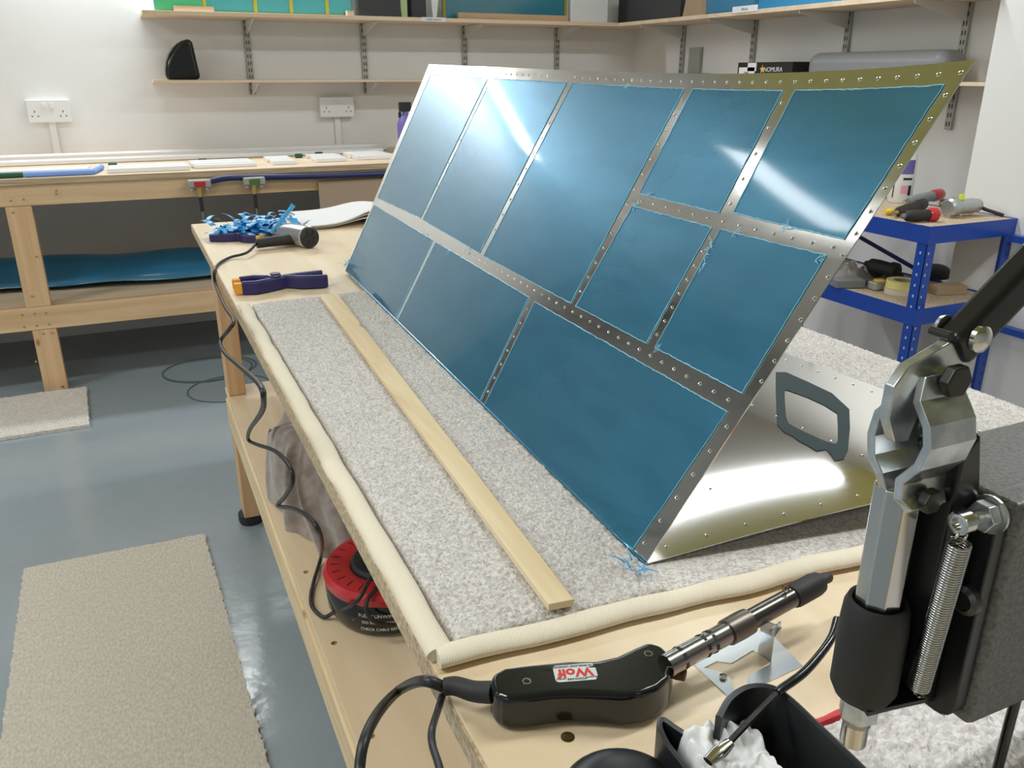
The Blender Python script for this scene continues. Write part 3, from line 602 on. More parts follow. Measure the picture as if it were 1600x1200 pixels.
# ---------------------------------------------------------------- shelves
SU = CAMZ+.262; SLo = CAMZ-.028
def upright(x, y, z0, z1, face, grp, label, brs):
    t = root('shelf_upright', (x, y, z0), label, 'shelf upright', grp); n = V(*face); s = V(-n.y, n.x, 0)
    s = V(abs(s.x), abs(s.y), 0); c = V(x, y, (z0+z1)/2)+n*.0075
    MB().obox(c, s*.015, n*.0075, V(0, 0, (z1-z0)/2)).build('channel', GALV, t, bevel=.002)
    g = MB(); z = z0+.02
    while z < z1-.02:
        for k in (-1, 1): g.obox(V(x, y, z)+n*.0153+s*.006*k, s*.0022, n*.0004, V(0, 0, .008))
        z += .032
    g.build('slots', DARK, t)
    for (zb, L) in brs:
        o_ = V(x, y, zb)+n*.0158; MB().prism([o_+V(0, 0, -.001)-s*.003, o_+n*L-V(0, 0, .001)-s*.003, o_+n*L-V(0, 0, .012)-s*.003, o_-V(0, 0, .065)-s*.003], s*.006).build('bracket', BRKT, t, bevel=.001)
for i, x in enumerate((.645, 1.232, 1.797, 2.366)):
    upright(x, YW, CAMZ-.10, CAMZ+.6, (0, -1, 0), 'back wall shelf uprights', ['slotted shelf upright on the back wall, nearest the left shelf end', 'slotted shelf upright on the back wall above the right double socket', 'slotted shelf upright on the back wall above the far corner of the blue sheet', 'slotted shelf upright on the back wall nearest the room corner'][i], [(SU-.018, .25), (SLo-.012, .2)])
for i, y in enumerate((4.105, 3.516, 2.911, 2.337)):
    upright(XW, y, CAMZ-.20, CAMZ+.6, (-1, 0, 0), 'right wall shelf uprights', ['slotted shelf upright on the right wall nearest the room corner', 'slotted shelf upright behind the black box with a star', 'slotted shelf upright behind the grey rounded case', 'slotted shelf upright on the right wall beside the white pillar'][i], [(SU-.018, .27), (SLo-.012, .2)])
def board(a, b_, label, m=PLYX):
    o = MB().box(a, b_).build('wall_shelf', m, bevel=.001); return tag(o, label, 'shelf')
board((.17, 4.3, SU-.018), (XW-.001, YW-.001, SU), 'upper plywood shelf on the back wall holding green and teal panels')
board((.18, 4.36, SLo-.012), (2.60, YW-.001, SLo), 'lower thin plywood shelf on the back wall with a dark curved fairing')
board((2.6, YP+.005, SU-.018), (XW-.001, 4.2995, SU), 'upper plywood shelf on the right wall with a white label')
board((2.66, YP+.005, SLo-.012), (XW-.001, 4.3, SLo), 'lower plywood shelf on the right wall holding the grey case')
# fairing on lower shelf
fx = ay(287, 100, 4.42).x
fR = ay(313, 122, 4.44); fL = ay(258, 122, 4.44); fT = ay(305, 61, 4.44); fw_ = fR.x-fL.x; fh_ = fT.z-SLo
fp = [V(fR.x, 4.39, SLo+.001), V(fL.x, 4.39, SLo+.001)]+[V(fR.x-.02-(fw_-.02)*math.cos(R(k)), 4.39, SLo+fh_*math.sin(R(k))**.9) for k in (12, 24, 36, 48, 60, 70, 80, 90)]
fo = MB().prism(fp, (0, .12, 0)).build('fairing_tip', BLACKG, bevel=.03, seg=5)
tag(fo, 'glossy black quarter round fairing standing on the lower back wall shelf', 'fairing')
# items on the upper back shelf
def panel(x0, x1, m, y, label, z1, ribs=None, rib_m=YEDGE, grp=None):
    t = root('covered_panel', ((x0+x1)/2, y, SU), label, 'panel', grp)
    MB().box((x0, y, SU+.006), (x1, y+.02, z1)).build('skin', m, t, bevel=.003)
    g = MB().box((x0-.006, y-.004, SU+.0005), (x1+.006, y+.024, SU+.0055)); g.build('edge_strip', rib_m, t)
    for x in (ribs or []):
        MB().obox(V(x, y-.003, (SU+.006+z1)/2), V(.008, 0, 0), V(0, .0025, 0), V(0, 0, (z1-SU-.006)/2)).build('rib', rib_m, t)
    return t
panel(.225, 1.12, TEALF, 4.36, 'green and teal ribbed wing panel with yellow ribs on the upper shelf', SU+.22, [.24, .44, .665, .83, 1.0])
gp = MB().box((.23, 4.352, SU+.006), (.43, 4.3555, SU+.21)).build('green_panel_end', GREENF); tag(gp, 'green film covered piece at the left end of the upper shelf', 'panel')
o = MB().box((.305, 4.315, SU+.0005), (.475, 4.345, SU+.022)).build('timber_offcut', wood('pale_offcut', (.85, .72, .48), (.8, .6, .4), 0)); tag(o, 'pale timber offcut in front of the green panel on the upper shelf', 'timber')
o = MB().box((1.085, 4.31, SU+.0005), (1.118, 4.35, SU+.022)).build('timber_offcut', wood('pale_block', (.85, .72, .48), (.8, .6, .4), 0)); tag(o, 'small square timber block left of the charcoal box on the upper shelf', 'timber')
o = MB().box((1.145, 4.33, SU+.0005), (1.36, 4.55, SU+.25)).build('storage_box', DARKBOX, bevel=.004); tag(o, 'charcoal box left of the pale green stem on the upper shelf', 'box')
o = MB().box((1.43, 4.38, SU+.0005), (1.51, 4.55, SU+.25)).build('storage_box', DARKBOX, bevel=.004); tag(o, 'narrow black box between the pale green and white blades on the upper shelf', 'box')
g = MB().prism([(1.37, 4.35, SU+.001), (1.40, 4.35, SU+.001), (1.402, 4.35, SU+.2), (1.345, 4.35, SU+.2)], (0, .012, 0)).build('tapered_sheet', mat('pale_green', (.55, .68, .32), .6), bevel=.001); tag(g, 'pale green tapered blade standing on the upper shelf', 'blade')
g = MB().prism([(1.53, 4.34, SU+.001), (1.55, 4.34, SU+.001), (1.58, 4.34, SU+.2), (1.52, 4.34, SU+.2)], (0, .012, 0)).build('tapered_sheet', WHITE, bevel=.001); tag(g, 'white tapered blade standing on the upper shelf', 'blade')
panel(1.60, 2.31, DTEAL, 4.38, 'dark teal film covered panel with olive edges on the upper shelf', SU+.22, [1.605, 2.305], OLIVE)
o = MB().box((1.66, 4.305, SU+.0005), (2.28, 4.34, SU+.028)).build('timber_offcut', wood('orange_pine', (.66, .42, .24), (.5, .3, .16), 0)); tag(o, 'long orange pine batten in front of the dark teal panel', 'timber')
o = MB().box((2.33, 4.36, SU+.0005), (2.56, 4.57, SU+.25)).build('storage_box', WHITE, bevel=.003); tag(o, 'plain white box at the corner end of the upper shelf', 'box')
def shelf_label(o_, xd, w_, h_, txt, label):
    t = root('shelf_label', o_, label, 'label'); X = V(*xd).normalized(); n = X.cross(V(0, 0, 1))
    MB().obox(Vector(o_)+n*.0008, X*w_/2, n*.0006, V(0, 0, h_/2)).build('card', WHITEP, t)
    text('lettering', txt, h_*.62, Vector(o_)+n*.0017, X, (0, 0, 1), DARK, t, .0002)
shelf_label((1.52, 4.298, SU-.008), (1, 0, 0), .13, .019, 'Rudder Elevator', 'white printed label on the front edge of the upper back wall shelf')
p = ax(1164, 14, 2.598); shelf_label((2.598, p.y, p.z), (0, -1, 0), .17, .026, 'Blocks', 'white printed label on the front edge of the upper right wall shelf')
# right upper shelf
def yb(px, X, py=20): return ax(px, py, X).y
o = MB().box((2.68, yb(1062, 2.68), SU+.0005), (2.86, yb(966, 2.68), SU+.16)).build('storage_box', DARKBOX, bevel=.003); tag(o, 'charcoal box nearest the corner on the right wall shelf', 'box')
o = MB().prism([(2.67, yb(1066, 2.67), SU+.001), (2.67, yb(1096, 2.67), SU+.001), (2.67, yb(1093, 2.67), SU+.12), (2.67, yb(1072, 2.67), SU+.12)], (.1, 0, 0)).build('wooden_block', CARD, bevel=.002); tag(o, 'brown wooden block beside the charcoal box on the right wall shelf', 'block')
t = root('covered_panel', (2.72, yb(1190, 2.7), SU), 'blue film covered panel with black base, left one on the right wall shelf', 'panel')
MB().box((2.70, yb(1176, 2.70), SU+.012), (2.74, yb(1102, 2.70), SU+.2)).build('skin', mat('mid_blue_film', (.06, .24, .42), .25, coat=.5), t); MB().box((2.69, yb(1176, 2.70), SU+.0005), (2.75, yb(1102, 2.70), SU+.0115)).build('base', BLACKR, t)
t = root('covered_panel', (2.72, yb(1230, 2.7), SU), 'bright blue film covered panel, right one on the right wall shelf', 'panel')
MB().box((2.70, yb(1300, 2.70), SU+.004), (2.74, yb(1184, 2.70), SU+.2)).build('skin', mat('bright_blue_film', (.04, .28, .55), .25, coat=.5), t)
# right lower shelf
yA, yB_ = yb(1153, 2.70, 105), yb(1238, 2.70, 105)
bx_ = root('printed_box', (2.76, (yA+yB_)/2, SLo), 'small black printed box with a gold star and a white label', 'box')
yl = yb(1182, 2.70, 105)
hB = ax(1200, 97, 2.70).z-SLo
MB().box((2.70, yB_, SLo+.0005), (2.84, yA, SLo+hB)).build('carton', mat('black_carton', (.012, .012, .012), .4), bx_, bevel=.001)
MB().box((2.6985, yl+.01, SLo+.001), (2.6997, yA-.012, SLo+hB*.72)).build('white_label', WHITEP, bx_); MB().box((2.6985, yl, SLo+hB*.5), (2.6996, yl+.06, SLo+hB*.97)).build('white_label', WHITEP, bx_)
text('lettering', 'NOMURA', .028, (2.6985, yB_+.12, SLo+hB*.58), (0, -1, 0), (0, 0, 1), WHITE, bx_, .0003)
text('lettering', 'Model', .012, (2.698, (yl+yA)/2, SLo+hB*.42), (0, -1, 0), (0, 0, 1), DARK, bx_, .0002)
so = V(2.698, yB_+.19, SLo+hB*.60); st = [so+V(0, -math.sin(a)*r, math.cos(a)*r) for a, r in [(k*math.pi/5, .02 if k % 2 == 0 else .008) for k in range(10)]]
MB().prism(st, (-.0006, 0, 0)).build('star', STAR, bx_)
y0, y1 = yb(1474, 2.72, 95), yb(1258, 2.72, 95); hC = ax(1360, 80, 2.74).z-SLo
cs = root('rounded_case', (2.79, (y0+y1)/2, SLo), 'grey rounded plastic case on the lower right wall shelf', 'case')
MB().box((2.72, y0, SLo+.0005), (2.86, y1, SLo+hC)).build('shell', GREYP, cs, bevel=.045, seg=6)
o = MB().prism([(2.70, yb(1080, 2.70, 112), SLo+.0005), (2.70, yb(1002, 2.70, 112), SLo+.0005), (2.70, yb(1030, 2.70, 105), SLo+.03), (2.70, yb(1080, 2.70, 112), SLo+.03)], (.12, 0, 0)).build('parts_tray', GREYP, bevel=.002); tag(o, 'flat grey parts tray near the corner on the lower right wall shelf', 'tray')
p = ax(1088, 90, 2.895); o = MB().box((2.88, p.y-.05, SLo+.001), (2.899, p.y+.05, SLo+.16)).build('mounting_plate', GALV, bevel=.001); tag(o, 'grey metal plate leaning on the right wall beside the upright', 'plate')

# ================================================================ BLUE RACK
RX0, RX1, RY0, RY1 = 2.25, 2.645, 1.82, 2.74; RT = .80
rk = root('steel_rack', (2.45, 2.28, 0), 'blue bolted steel rack with chipboard shelves by the white pillar', 'rack')
for (x, y, sx, sy) in ((RX0, RY0, 1, 1), (RX1, RY0, -1, 1), (RX0, RY1, 1, -1), (RX1, RY1, -1, -1)):
    g = MB().box((min(x, x+sx*.038), min(y, y+sy*.002), 0), (max(x, x+sx*.038), max(y, y+sy*.002), RT+.0)); g.box((min(x, x+sx*.002), min(y, y+sy*.038), 0), (max(x, x+sx*.002), max(y, y+sy*.038), RT))
    lg = g.build('leg', BLUE, rk); h_ = MB(); z = .05
    while z < RT-.03:
        for k in (0, 1):
            h_.obox(V(x+sx*(.013 if k else .025), y-sy*.0004, z+k*.0), V(.0025, 0, 0), V(0, .0003, 0), V(0, 0, .004)) if k else None
            h_.obox(V(x-sx*.0004, y+sy*.02, z), V(.0003, 0, 0), V(0, .0025, 0), V(0, 0, .004)) if not k else None
        z += .035
    h_.build('slot_holes', mat('pale_hole', (.55, .6, .7), .5) if x == RX0 and y == RY0 else DARK, lg)
for zt in (RT, CAMZ-.71, .14):
    for a_, b_ in (((RX0+.0005-.003, RY0, zt-.055), (RX0-.0005, RY1, zt)), ((RX1+.0005, RY0, zt-.055), (RX1+.003, RY1, zt)), ((RX0-.003, RY0-.003, zt-.055), (RX1+.003, RY0-.0005, zt)), ((RX0-.003, RY1+.0005, zt-.055), (RX1+.003, RY1+.003, zt))):
        MB().box(a_, b_).build('beam', BLUE, rk)
    MB().box((RX0+.0025, RY0+.0025, zt-.014), (RX1-.0025, RY1-.0025, zt-.004 if zt < RT else zt-.002)).build('deck', MDF, rk)
MB().bar((RX1+.004, RY1, RT-.1), (RX1+.004, RY0, RT-.33), .003, .016).build('brace', mat('navy_brace', (.01, .03, .18), .4), rk)
# second rack's post and bar, just beyond
t = root('steel_rack', (2.62, 1.5, 0), 'second blue steel rack standing right of the first, only its bar ends show', 'rack')
for z in (.74, .44): MB().box((2.60, 1.2, z-.01), (2.63, 1.80, z+.012)).build('beam', BLUE, t)
for y in (1.2,): MB().box((2.60, y, 0), (2.64, y+.03, .80)).build('leg', BLUE, t)

DZ = RT-.002
def bottle(p):
    t = root('bottle', p, 'white plastic bottle with a blue cap and purple label on the blue rack', 'bottle'); r = .042
    MB().lathe(p, (0, 0, 1), [(0, r*.9), (.006, r), (.165, r), (.195, r*.65), (.215, .015), (.225, .015)], 28).build('body', WHITE, t, smooth='auto')
    MB().lathe(p+V(0, 0, .2255), (0, 0, 1), [(0, .017), (.028, .016), (.03, .012)], 18).build('cap', mat('blue_cap', (.02, .05, .45), .4), t, smooth='auto')
    def wrap(a0, a1, z0, z1, m, nm='label'):
        MB().slab(lambda u, v: (p+V(math.cos(R(a0+(a1-a0)*u))*(r+.0008), math.sin(R(a0+(a1-a0)*u))*(r+.0008), z0+(z1-z0)*v), V(math.cos(R(a0+(a1-a0)*u)), math.sin(R(a0+(a1-a0)*u)), 0)), 10, 1, .0005).build(nm, m, t)
    wrap(-150, -85, .105, .155, PURPLE); wrap(-140, -110, .035, .065, PINK); wrap(-105, -88, .03, .065, DARK); wrap(-135, -90, .084, .092, DARK); wrap(-178, -172, .02, .15, DARK)
bp_ = V(2.60, 2.36, DZ); bp_ = az(1418, 305, DZ); bottle(V(2.598, 2.255, DZ+.0005))
# wire rack
g_ = root('wire_rack', az(1396, 312, DZ), 'small pale wire rack left of the white bottle on the blue rack', 'wire rack'); wl_ = WL[g_.name]; wl_.z = DZ
for k in range(6): MB().bar(wl_+V(-.02+k*.012, .02, .003), wl_+V(-.02+k*.012+.004, .02, .12), .004, .004).build('rod', GALV, g_)
MB().box(wl_+V(-.03, -.01, .0), wl_+V(.05, .03, .003)).build('base', GALV, g_); MB().box(wl_+V(-.02, .018, .1205), wl_+V(.05, .023, .125)).build('top_bar', GALV, g_)
def air_tool(p, q, r, body, cap, label, nose=STEEL, capfrac=.28, z=None, grp='hand tools on the blue rack'):
    p = Vector(p); q = Vector(q); L = (q-p).length; d = (q-p).normalized(); t = root('air_tool', V((p.x+q.x)/2, (p.y+q.y)/2, p.z-r), label, 'power tool', grp)
    MB().lathe(p, d, [(0, r*.35), (L*.06, r*.45), (L*.1, r*.5)], 16).build('nose', nose, t, smooth='auto')
    MB().lathe(p+d*(L*.1+.0003), d, [(0, r*.6), (L*.06, r*.9), (L*.3, r), (L*(.9-capfrac)-.0005, r*.95)], 20).build('body', body, t, smooth='auto')
    MB().lathe(p+d*(L*(1-capfrac)), d, [(0, r), (L*capfrac*.2, r*1.18), (L*capfrac*.75, r*1.15), (L*capfrac, r*.7)], 20).build('end_cap', cap, t, smooth='auto'); return t
K = BLACKR
air_tool(az(1408, 338, DZ+.02), az(1466, 335, DZ+.022), .019, K, RED, 'black and red hand tool lying at the front edge of the blue rack')
air_tool(az(1396, 333, DZ+.018), az(1445, 318, DZ+.02), .017, K, K, 'all black hand tool behind the front red one on the blue rack', BRASS)
air_tool(az(1412, 316, DZ+.02), az(1472, 303, DZ+.025), .019, GREYP, RED, 'grey and red hand tool in front of the white bottle', STEEL)
air_tool(az(1468, 318, DZ+.016), az(1492, 316, DZ+.016), .015, K, K, 'stubby black tool beside the silver air drill', BRASS)
o = MB().lathe(az(1383, 331, DZ+.012), (1, -.3, 0), [(0, .008), (.018, .011), (.025, .009)], 14).build('yellow_cap', YEL, smooth='auto'); tag(o, 'small yellow cap at the front edge of the blue rack', 'cap')
# silver drill
dl = root('air_drill', az(1512, 335, DZ), 'silver air drill with a lime button on the blue rack', 'power tool'); dz = az(1480, 325, DZ+.032); d = (az(1558, 318, DZ+.032)-dz).normalized()
ALD = mat('cast_silver', (.50, .52, .53), .35, .85)
MB().lathe(dz, d, [(0, .024), (.006, .031), (.035, .032), (.045, .026)], 24).build('gear_head', ALD, dl, smooth='auto'); MB().lathe(dz+d*.0455, d, [(0, .024), (.07, .026), (.10, .022), (.11, .012)], 20).build('motor_body', ALD, dl, smooth='auto')
MB().cyl(dz+d*.06+V(0, 0, .024), dz+d*.06+V(0, 0, .040), .009, n=14).build('button', LIME, dl)
MB().box(dz+d*.02+V(-.02, -.02, -.0305), dz+d*.02+V(.03, .01, -.026)).build('lever', STEEL, dl)
MB().tube(bez([dz+d*.11, dz+d*.14+V(0, .0, .003), dz+d*.155+V(0, -.02, -.01), V(RX1-.01, RY0+.04, DZ+.006)], 8), .006, 8).build('whip_hose', BLACKR, dl, smooth=True)
o = MB().lathe(az(1474, 300, DZ), (0, 0, 1), [(0, .01), (.012, .01), (.014, .005), (.035, .004), (.037, .007), (.045, .006)], 12).build('air_fitting', BRASS, smooth='auto'); tag(o, 'brass air fitting standing behind the red capped tools', 'fitting')
# middle shelf
MZ = CAMZ-.71-.004
air_tool(az(1352, 411, MZ+.05), az(1405, 425, MZ+.04), .026, K, K, 'black cordless drill lying at the back of the middle rack shelf', BLACKG)
g = MB(); c_ = az(1328, 432, MZ)
g.grid(lambda u, v: c_+V((u-.5)*.16, (v-.5)*.12, .004+.05*math.sin(math.pi*u)*math.sin(math.pi*v)*(1+.5*noise.noise(V(u*6, v*6, 0)))), 16, 12); o = g.build('plastic_bag', CLEAR, smooth=True); tag(o, 'clear crumpled plastic bag on the middle rack shelf', 'bag')
p = az(1323, 448, MZ); o = MB().obox(p+V(0, 0, .016), V(.05, -.02, 0), V(.012, .03, 0), V(0, 0, .015)).build('grey_case', mat('mid_grey_case', (.20, .21, .22), .4), bevel=.005); tag(o, 'small grey case at the left front of the middle rack shelf', 'case')
p = az(1372, 452, MZ); t = root('tape_measure', p, 'yellow and silver tape measure on the middle rack shelf', 'tape measure'); MB().box(p+V(-.032, -.02, .0005), p+V(.032, .02, .03)).build('case', GALV, t, bevel=.006); MB().lathe(p+V(0, 0, .0305), (0, 0, 1), [(0, .02), (.004, .019)], 20).build('cover', YEL, t)
p = az(1412, 460, MZ); t = root('tape_roll', p, 'white tape roll underneath the yellow masking tape', 'tape roll')
MB().lathe(p+V(.0, .02, .0005), (0, 0, 1), [(0, .05), (.018, .05), (.018, .028), (0, .028)], 32).build('roll', mat('cream_tape', (.7, .64, .52), .6), t, smooth='auto')
t = root('tape_roll', p+V(.01, .02, .019), 'yellow masking tape roll on the middle rack shelf', 'tape roll')
MB().lathe(p+V(.01, .02, .0192), (0, 0, 1), [(0, .054), (.026, .054), (.026, .031), (.0, .031)], 36, cap=False).build('roll', TAPEY, t, smooth='auto'); MB().lathe(p+V(.01, .02, .0192), (0, 0, 1), [(0, .0305), (.024, .0305), (.024, .027), (0, .027)], 30, cap=False).build('core', GALV, t)
p = az(1478, 458, MZ); o = MB().obox(p+V(0, 0, .016), V(.055, -.015, 0), V(.01, .03, 0), V(0, 0, .0155)).build('sanding_block', CARD, bevel=.002); tag(o, 'brown cardboard box on the middle rack shelf right of the front leg', 'box')
p = az(1470, 440, MZ)+V(.03, .06, 0); g = MB(); g.grid(lambda u, v: p+V(math.cos(u*6.283)*.085*math.cos(v*1.5), math.sin(u*6.283)*.05*math.cos(v*1.5), .001+.05*math.sin(v*1.5)), 20, 8); o = g.build('black_pouch', BLACKR, smooth=True); tag(o, 'rounded black pouch behind the cardboard box on the middle rack shelf', 'pouch')
for k, (px, py, w_, h_, m) in enumerate(((1375, 433, .09, .03, BLACKR), (1398, 441, .07, .035, BLACKR), (1348, 447, .04, .022, NAVY), (1365, 424, .05, .03, DARKBOX))):
    p = az(px, py, MZ); g = MB(); g.tube(bez([p+V(-w_/2, .01, h_/2), p+V(-w_/6, 0, h_*.55), p+V(w_/5, .012, h_*.5), p+V(w_/2, 0, h_/2)], 5), lambda x: h_*.48*(1-.35*abs(x-.4)), 12); o = g.build(['grip_tool', 'grip_tool', 'pliers', 'grip_tool'][k], m, smooth='auto')
    tag(o, ['long black grip tool on the middle rack shelf below the drill', 'black tool beside the yellow masking tape', 'navy pliers handle beside the small grey case', 'dark tool under the cordless drill'][k], 'hand tool')
# bottom of rack
BZ = .136
for k, (px, py, r_k, h_) in enumerate(((1290, 512, .09, .10), (1328, 528, .05, .05), (1375, 545, .07, .03))):
    X = 2.42; p = ax(px, py, X); p = V(X, p.y, BZ+.0005)
    o = MB().lathe(p, (0, 0, 1), [(0, r_k), (h_*.8, r_k*1.05), (h_, r_k*.8), (h_*1.02, .01)], 24).build('dark_container', mat('dark_glass', (.02, .022, .022), .15), smooth='auto'); tag(o, ['wide dark container on the bottom rack shelf at the far end', 'small dark pot on the bottom rack shelf', 'low dark tin on the bottom rack shelf nearest the leg'][k], 'container')

# ================================================================ FLOOR THINGS
zf = 0.0
def floor_rug(c, nm, m, label, nu, nv, amp=.0015, h=.010):
    c = [V(*p) for p in c]; r = random.Random(9); g = MB()
    def f(u, v):
        p = (c[0]*(1-u)+c[1]*u)*(1-v)+(c[3]*(1-u)+c[2]*u)*v; e = min(u, 1-u, v, 1-v)
        if e == 0: p = p+V(r.gauss(0, .0014), r.gauss(0, .0014), 0)
        return V(p.x, p.y, h+noise.noise(V(p.x*9, p.y*9, 0))*amp*.7+r.uniform(-1, 1)*amp*.25), V(0, 0, 1)
    g.slab(f, nu, nv, h*.9); o = g.build(nm, m, smooth='auto', fix=False); return tag(o, label, 'rug')
a0 = az(38, 893, 0); a1 = az(320, 838, 0); a2 = az(418, 1190, 0); a3 = az(0, 1180, 0)
d1 = (a2-a1); d0 = (a3-a0)
floor_rug([a0+d0*1.6, a1+d1*1.6, a1, a0], 'floor_rug', RUG, 'large beige woven rug on the grey floor in the foreground', 120, 160)
b0 = az(140, 668, 0); b1 = az(136, 609, 0)
floor_rug([b1+V(-1.6, .02, 0), V(b0.x-1.6, b0.y-.02, 0), b0, V(b1.x, min(b1.y, 3.745), 0)], 'floor_rug', CARPET2, 'cream carpet strip on the floor in front of the wall bench', 70, 130, .003, .014)
g = MB()
def ring(cx, cy, rx, ry): return [V(cx+rx*math.cos(a), cy+ry*math.sin(a), .003) for a in [k*math.pi/24 for k in range(49)]]
c1_ = az(325, 578, 0); c2_ = az(360, 607, 0)
g.tube(ring(c1_.x, c1_.y, .19, .17), .0022, 6); g.tube(ring(c2_.x, c2_.y, .17, .16), .0022, 6); g.tube(ring(c1_.x+.01, c1_.y+.01, .2, .165), .0022, 6)
tag(g.build('wire_coil', WIRE, smooth=True), 'loose coil of thin clear grey tubing on the floor behind the workbench', 'coil')
p = az(379, 799, 0); o = tuft(p+V(0, 0, .003), V(0, 0, 1), .012, 6, SCRAP, None, 'film_scrap', 77); tag(o, 'tiny blue film scrap on the floor beside the black foot', 'film scrap')

# ================================================================ HEAT TOOL (foreground)
ZT = ZB+.0285
top_o = [(766, 1068), (768, 1052), (787, 1041), (825, 1036), (857, 1033), (889, 1030), (931, 1030), (963, 1024), (991, 1012), (1012, 1004), (1033, 1010), (1048, 1024), (1053, 1040)]
bot_o = [(1046, 1062), (1030, 1075), (1005, 1084), (974, 1088), (927, 1084), (890, 1083), (857, 1085), (825, 1090), (793, 1092), (774, 1084)]
wt = root('heat_welding_tool', az(910, 1080, ZB), 'black handled hot air soldering tool resting on a metal stand', 'soldering tool')
pts = [az(x, y, ZT) for x, y in top_o+bot_o]
for p in pts: pass
def raised(p): k = max(0, min(1, (p.x-.25)/.1)); return k*.004
vs_t = [p+V(0, 0, raised(p)) for p in pts]; vs_b = [V(p.x, p.y, ZB+.001+raised(p)) for p in pts]
MB().rings([vs_b, vs_t]).build('handle', BLACKG, wt, bevel=.0095, seg=6)
cc = sum(pts, V(0, 0, 0))/len(pts); mid = [V(cc.x+(p.x-cc.x)*1.004, cc.y+(p.y-cc.y)*1.004, ZB+.02+raised(p)*.6) for p in pts]
for (x, y) in ((823, 1063), (1013, 1023)):
    p = az(x, y, ZT+.001); p.z = ZT+raised(p)+.0003; MB().lathe(p, (0, 0, 1), [(-.001, .0032), (.0002, .0032), (.0002, .0024), (-.0006, .0022)], 14).build('screw', STEEL, wt, smooth='auto')
lc = az(899, 1050, ZT+.001); lx = (az(932, 1048, ZT+.001)-az(866, 1053, ZT+.001)); W_ = lx.length/2; lx.normalize(); ly = V(0, 0, 1).cross(lx)
lc.z = ZT+raised(lc)+.0006
lb = []
for (sx, sy) in ((1, 1), (-1, 1), (-1, -1), (1, -1)):
    for k in range(5):
        a = {(1, 1): 0, (-1, 1): 90, (-1, -1): 180, (1, -1): 270}[(sx, sy)]+k*22.5; lb.append(lc+lx*(sx*(W_-.003)+.003*math.cos(R(a)))+ly*(sy*(.0085-.003)+.003*math.sin(R(a))))
la = MB().prism(lb, (0, 0, -.0005)).build('name_plate', LBL, wt)
text('lettering', 'Wolf', .0118, lc+V(0, 0, .0002)+ly*.0002, -lx, -ly, REDP, la, .0001, off=.00035)
text('lettering', 'MADE IN ENGLAND LONDON W.5', .0026, lc+V(0, 0, .0002)+ly*.0066, -lx, -ly, DARK, la, .0001)
text('lettering', 'FOXWARE', .0028, lc+V(0, 0, .0002)-ly*.0064, -lx, -ly, DARK, la, .0001)
text('lettering', '240 VOLTS', .0018, lc+V(0, 0, .0002)-ly*.0056+lx*.011, -lx, -ly, DARK, la, .0001); text('lettering', 'PATENT', .0018, lc+V(0, 0, .0002)-ly*.0056-lx*.011, -lx, -ly, DARK, la, .0001)
bA = az(1046, 1038, ZB+.030); bB = az(1292, 903, ZB+.040); bd = (bB-bA).normalized(); BL_ = (bB-bA).length
def bp(k): return bA.lerp(bB, k)
MB().lathe(bp(-.02), bd, [(0, .0082), (BL_*.36, .0082)], 24).build('perforated_sleeve', mat('worn_chrome', (.30, .29, .28), .24, 1), wt, smooth='auto')
MB().lathe(bp(.335), bd, [(0, .0098), (BL_*.08, .0102), (BL_*.13, .0098)], 24).build('collar', mat('tarnished_steel', (.16, .14, .12), .38, .9), wt, smooth='auto')
MB().lathe(bp(.46), bd, [(0, .0078), (BL_*.3, .0078)], 24).build('barrel', mat('dark_chrome', (.14, .135, .13), .24, 1), wt, smooth='auto')
MB().lathe(bp(.755), bd, [(0, .0088), (BL_*.02, .0096), (BL_*.15, .0096), (BL_*.185, .0085), (BL_*.19, .004)], 24).build('heat_shroud', mat('burnt_black', (.018, .018, .019), .6), wt, smooth='auto')
MB().lathe(bp(.94), bd, [(0, .0042), (BL_*.07, .0044), (BL_*.085, .003)], 16).build('nozzle', mat('burnt_tip', (.03, .03, .03), .6), wt, smooth='auto')
g = MB(); a_, b_, _ = frame_of(bd)
for k in (.06, .19, .235):
    for j in range(7):
        dd = a_*math.cos(j*.9+k*9)+b_*math.sin(j*.9+k*9); g.obox(bp(k)+dd*.0081, dd.cross(bd)*.0022, bd*.0012, dd*.0004)
g.build('vent_slots', DARK, wt)
MB().tube([bp(.70)+V(0, 0, .0085)+a_*.003*math.cos(t_)+V(0, 0, .003+.003*math.sin(t_)) for t_ in [k*.5 for k in range(13)]], .0006, 6).build('wire_eye', mat('rusty_wire', (.2, .11, .06), .6, .6), wt, smooth=True)
MB().lathe(bp(.05)+V(0, 0, -.012), V(.6, -.8, 0), [(-.006, .004), (.0, .005), (.006, .004)], 10).build('clamp_screw', mat('rust', (.16, .07, .03), .7, .4), wt)
ga = az(694, 1073, ZB+.012); gb = az(772, 1082, ZB+.018)
MB().tube(bez([gb, az(740, 1080, ZB+.014), az(712, 1072, ZB+.013), ga], 8), lambda x: .0078-.0016*x, 14).build('strain_relief', BLACKR, wt, smooth='auto')
MB().tube(bez([ga, az(660, 1064, ZB+.012), ax(625, 1078, BX0-.01), ax(595, 1108, .12), ax(572, 1150, .10), ax(562, 1200, .09), ax(560, 1300, .08), ax(565, 1500, .08)], 10), .0042, 10).build('power_cord', CABLE, wt, smooth=True)
o = MB().tube(bez([ax(692, 1085, .153), ax(684, 1110, .145), ax(675, 1140, .13), ax(676, 1165, .125), ax(688, 1205, .12), ax(705, 1290, .11)], 8), .0026, 8).build('thin_cable', CABLE, smooth=True); tag(o, 'thin black cable hanging below the workbench edge beside the thicker cord', 'cable')

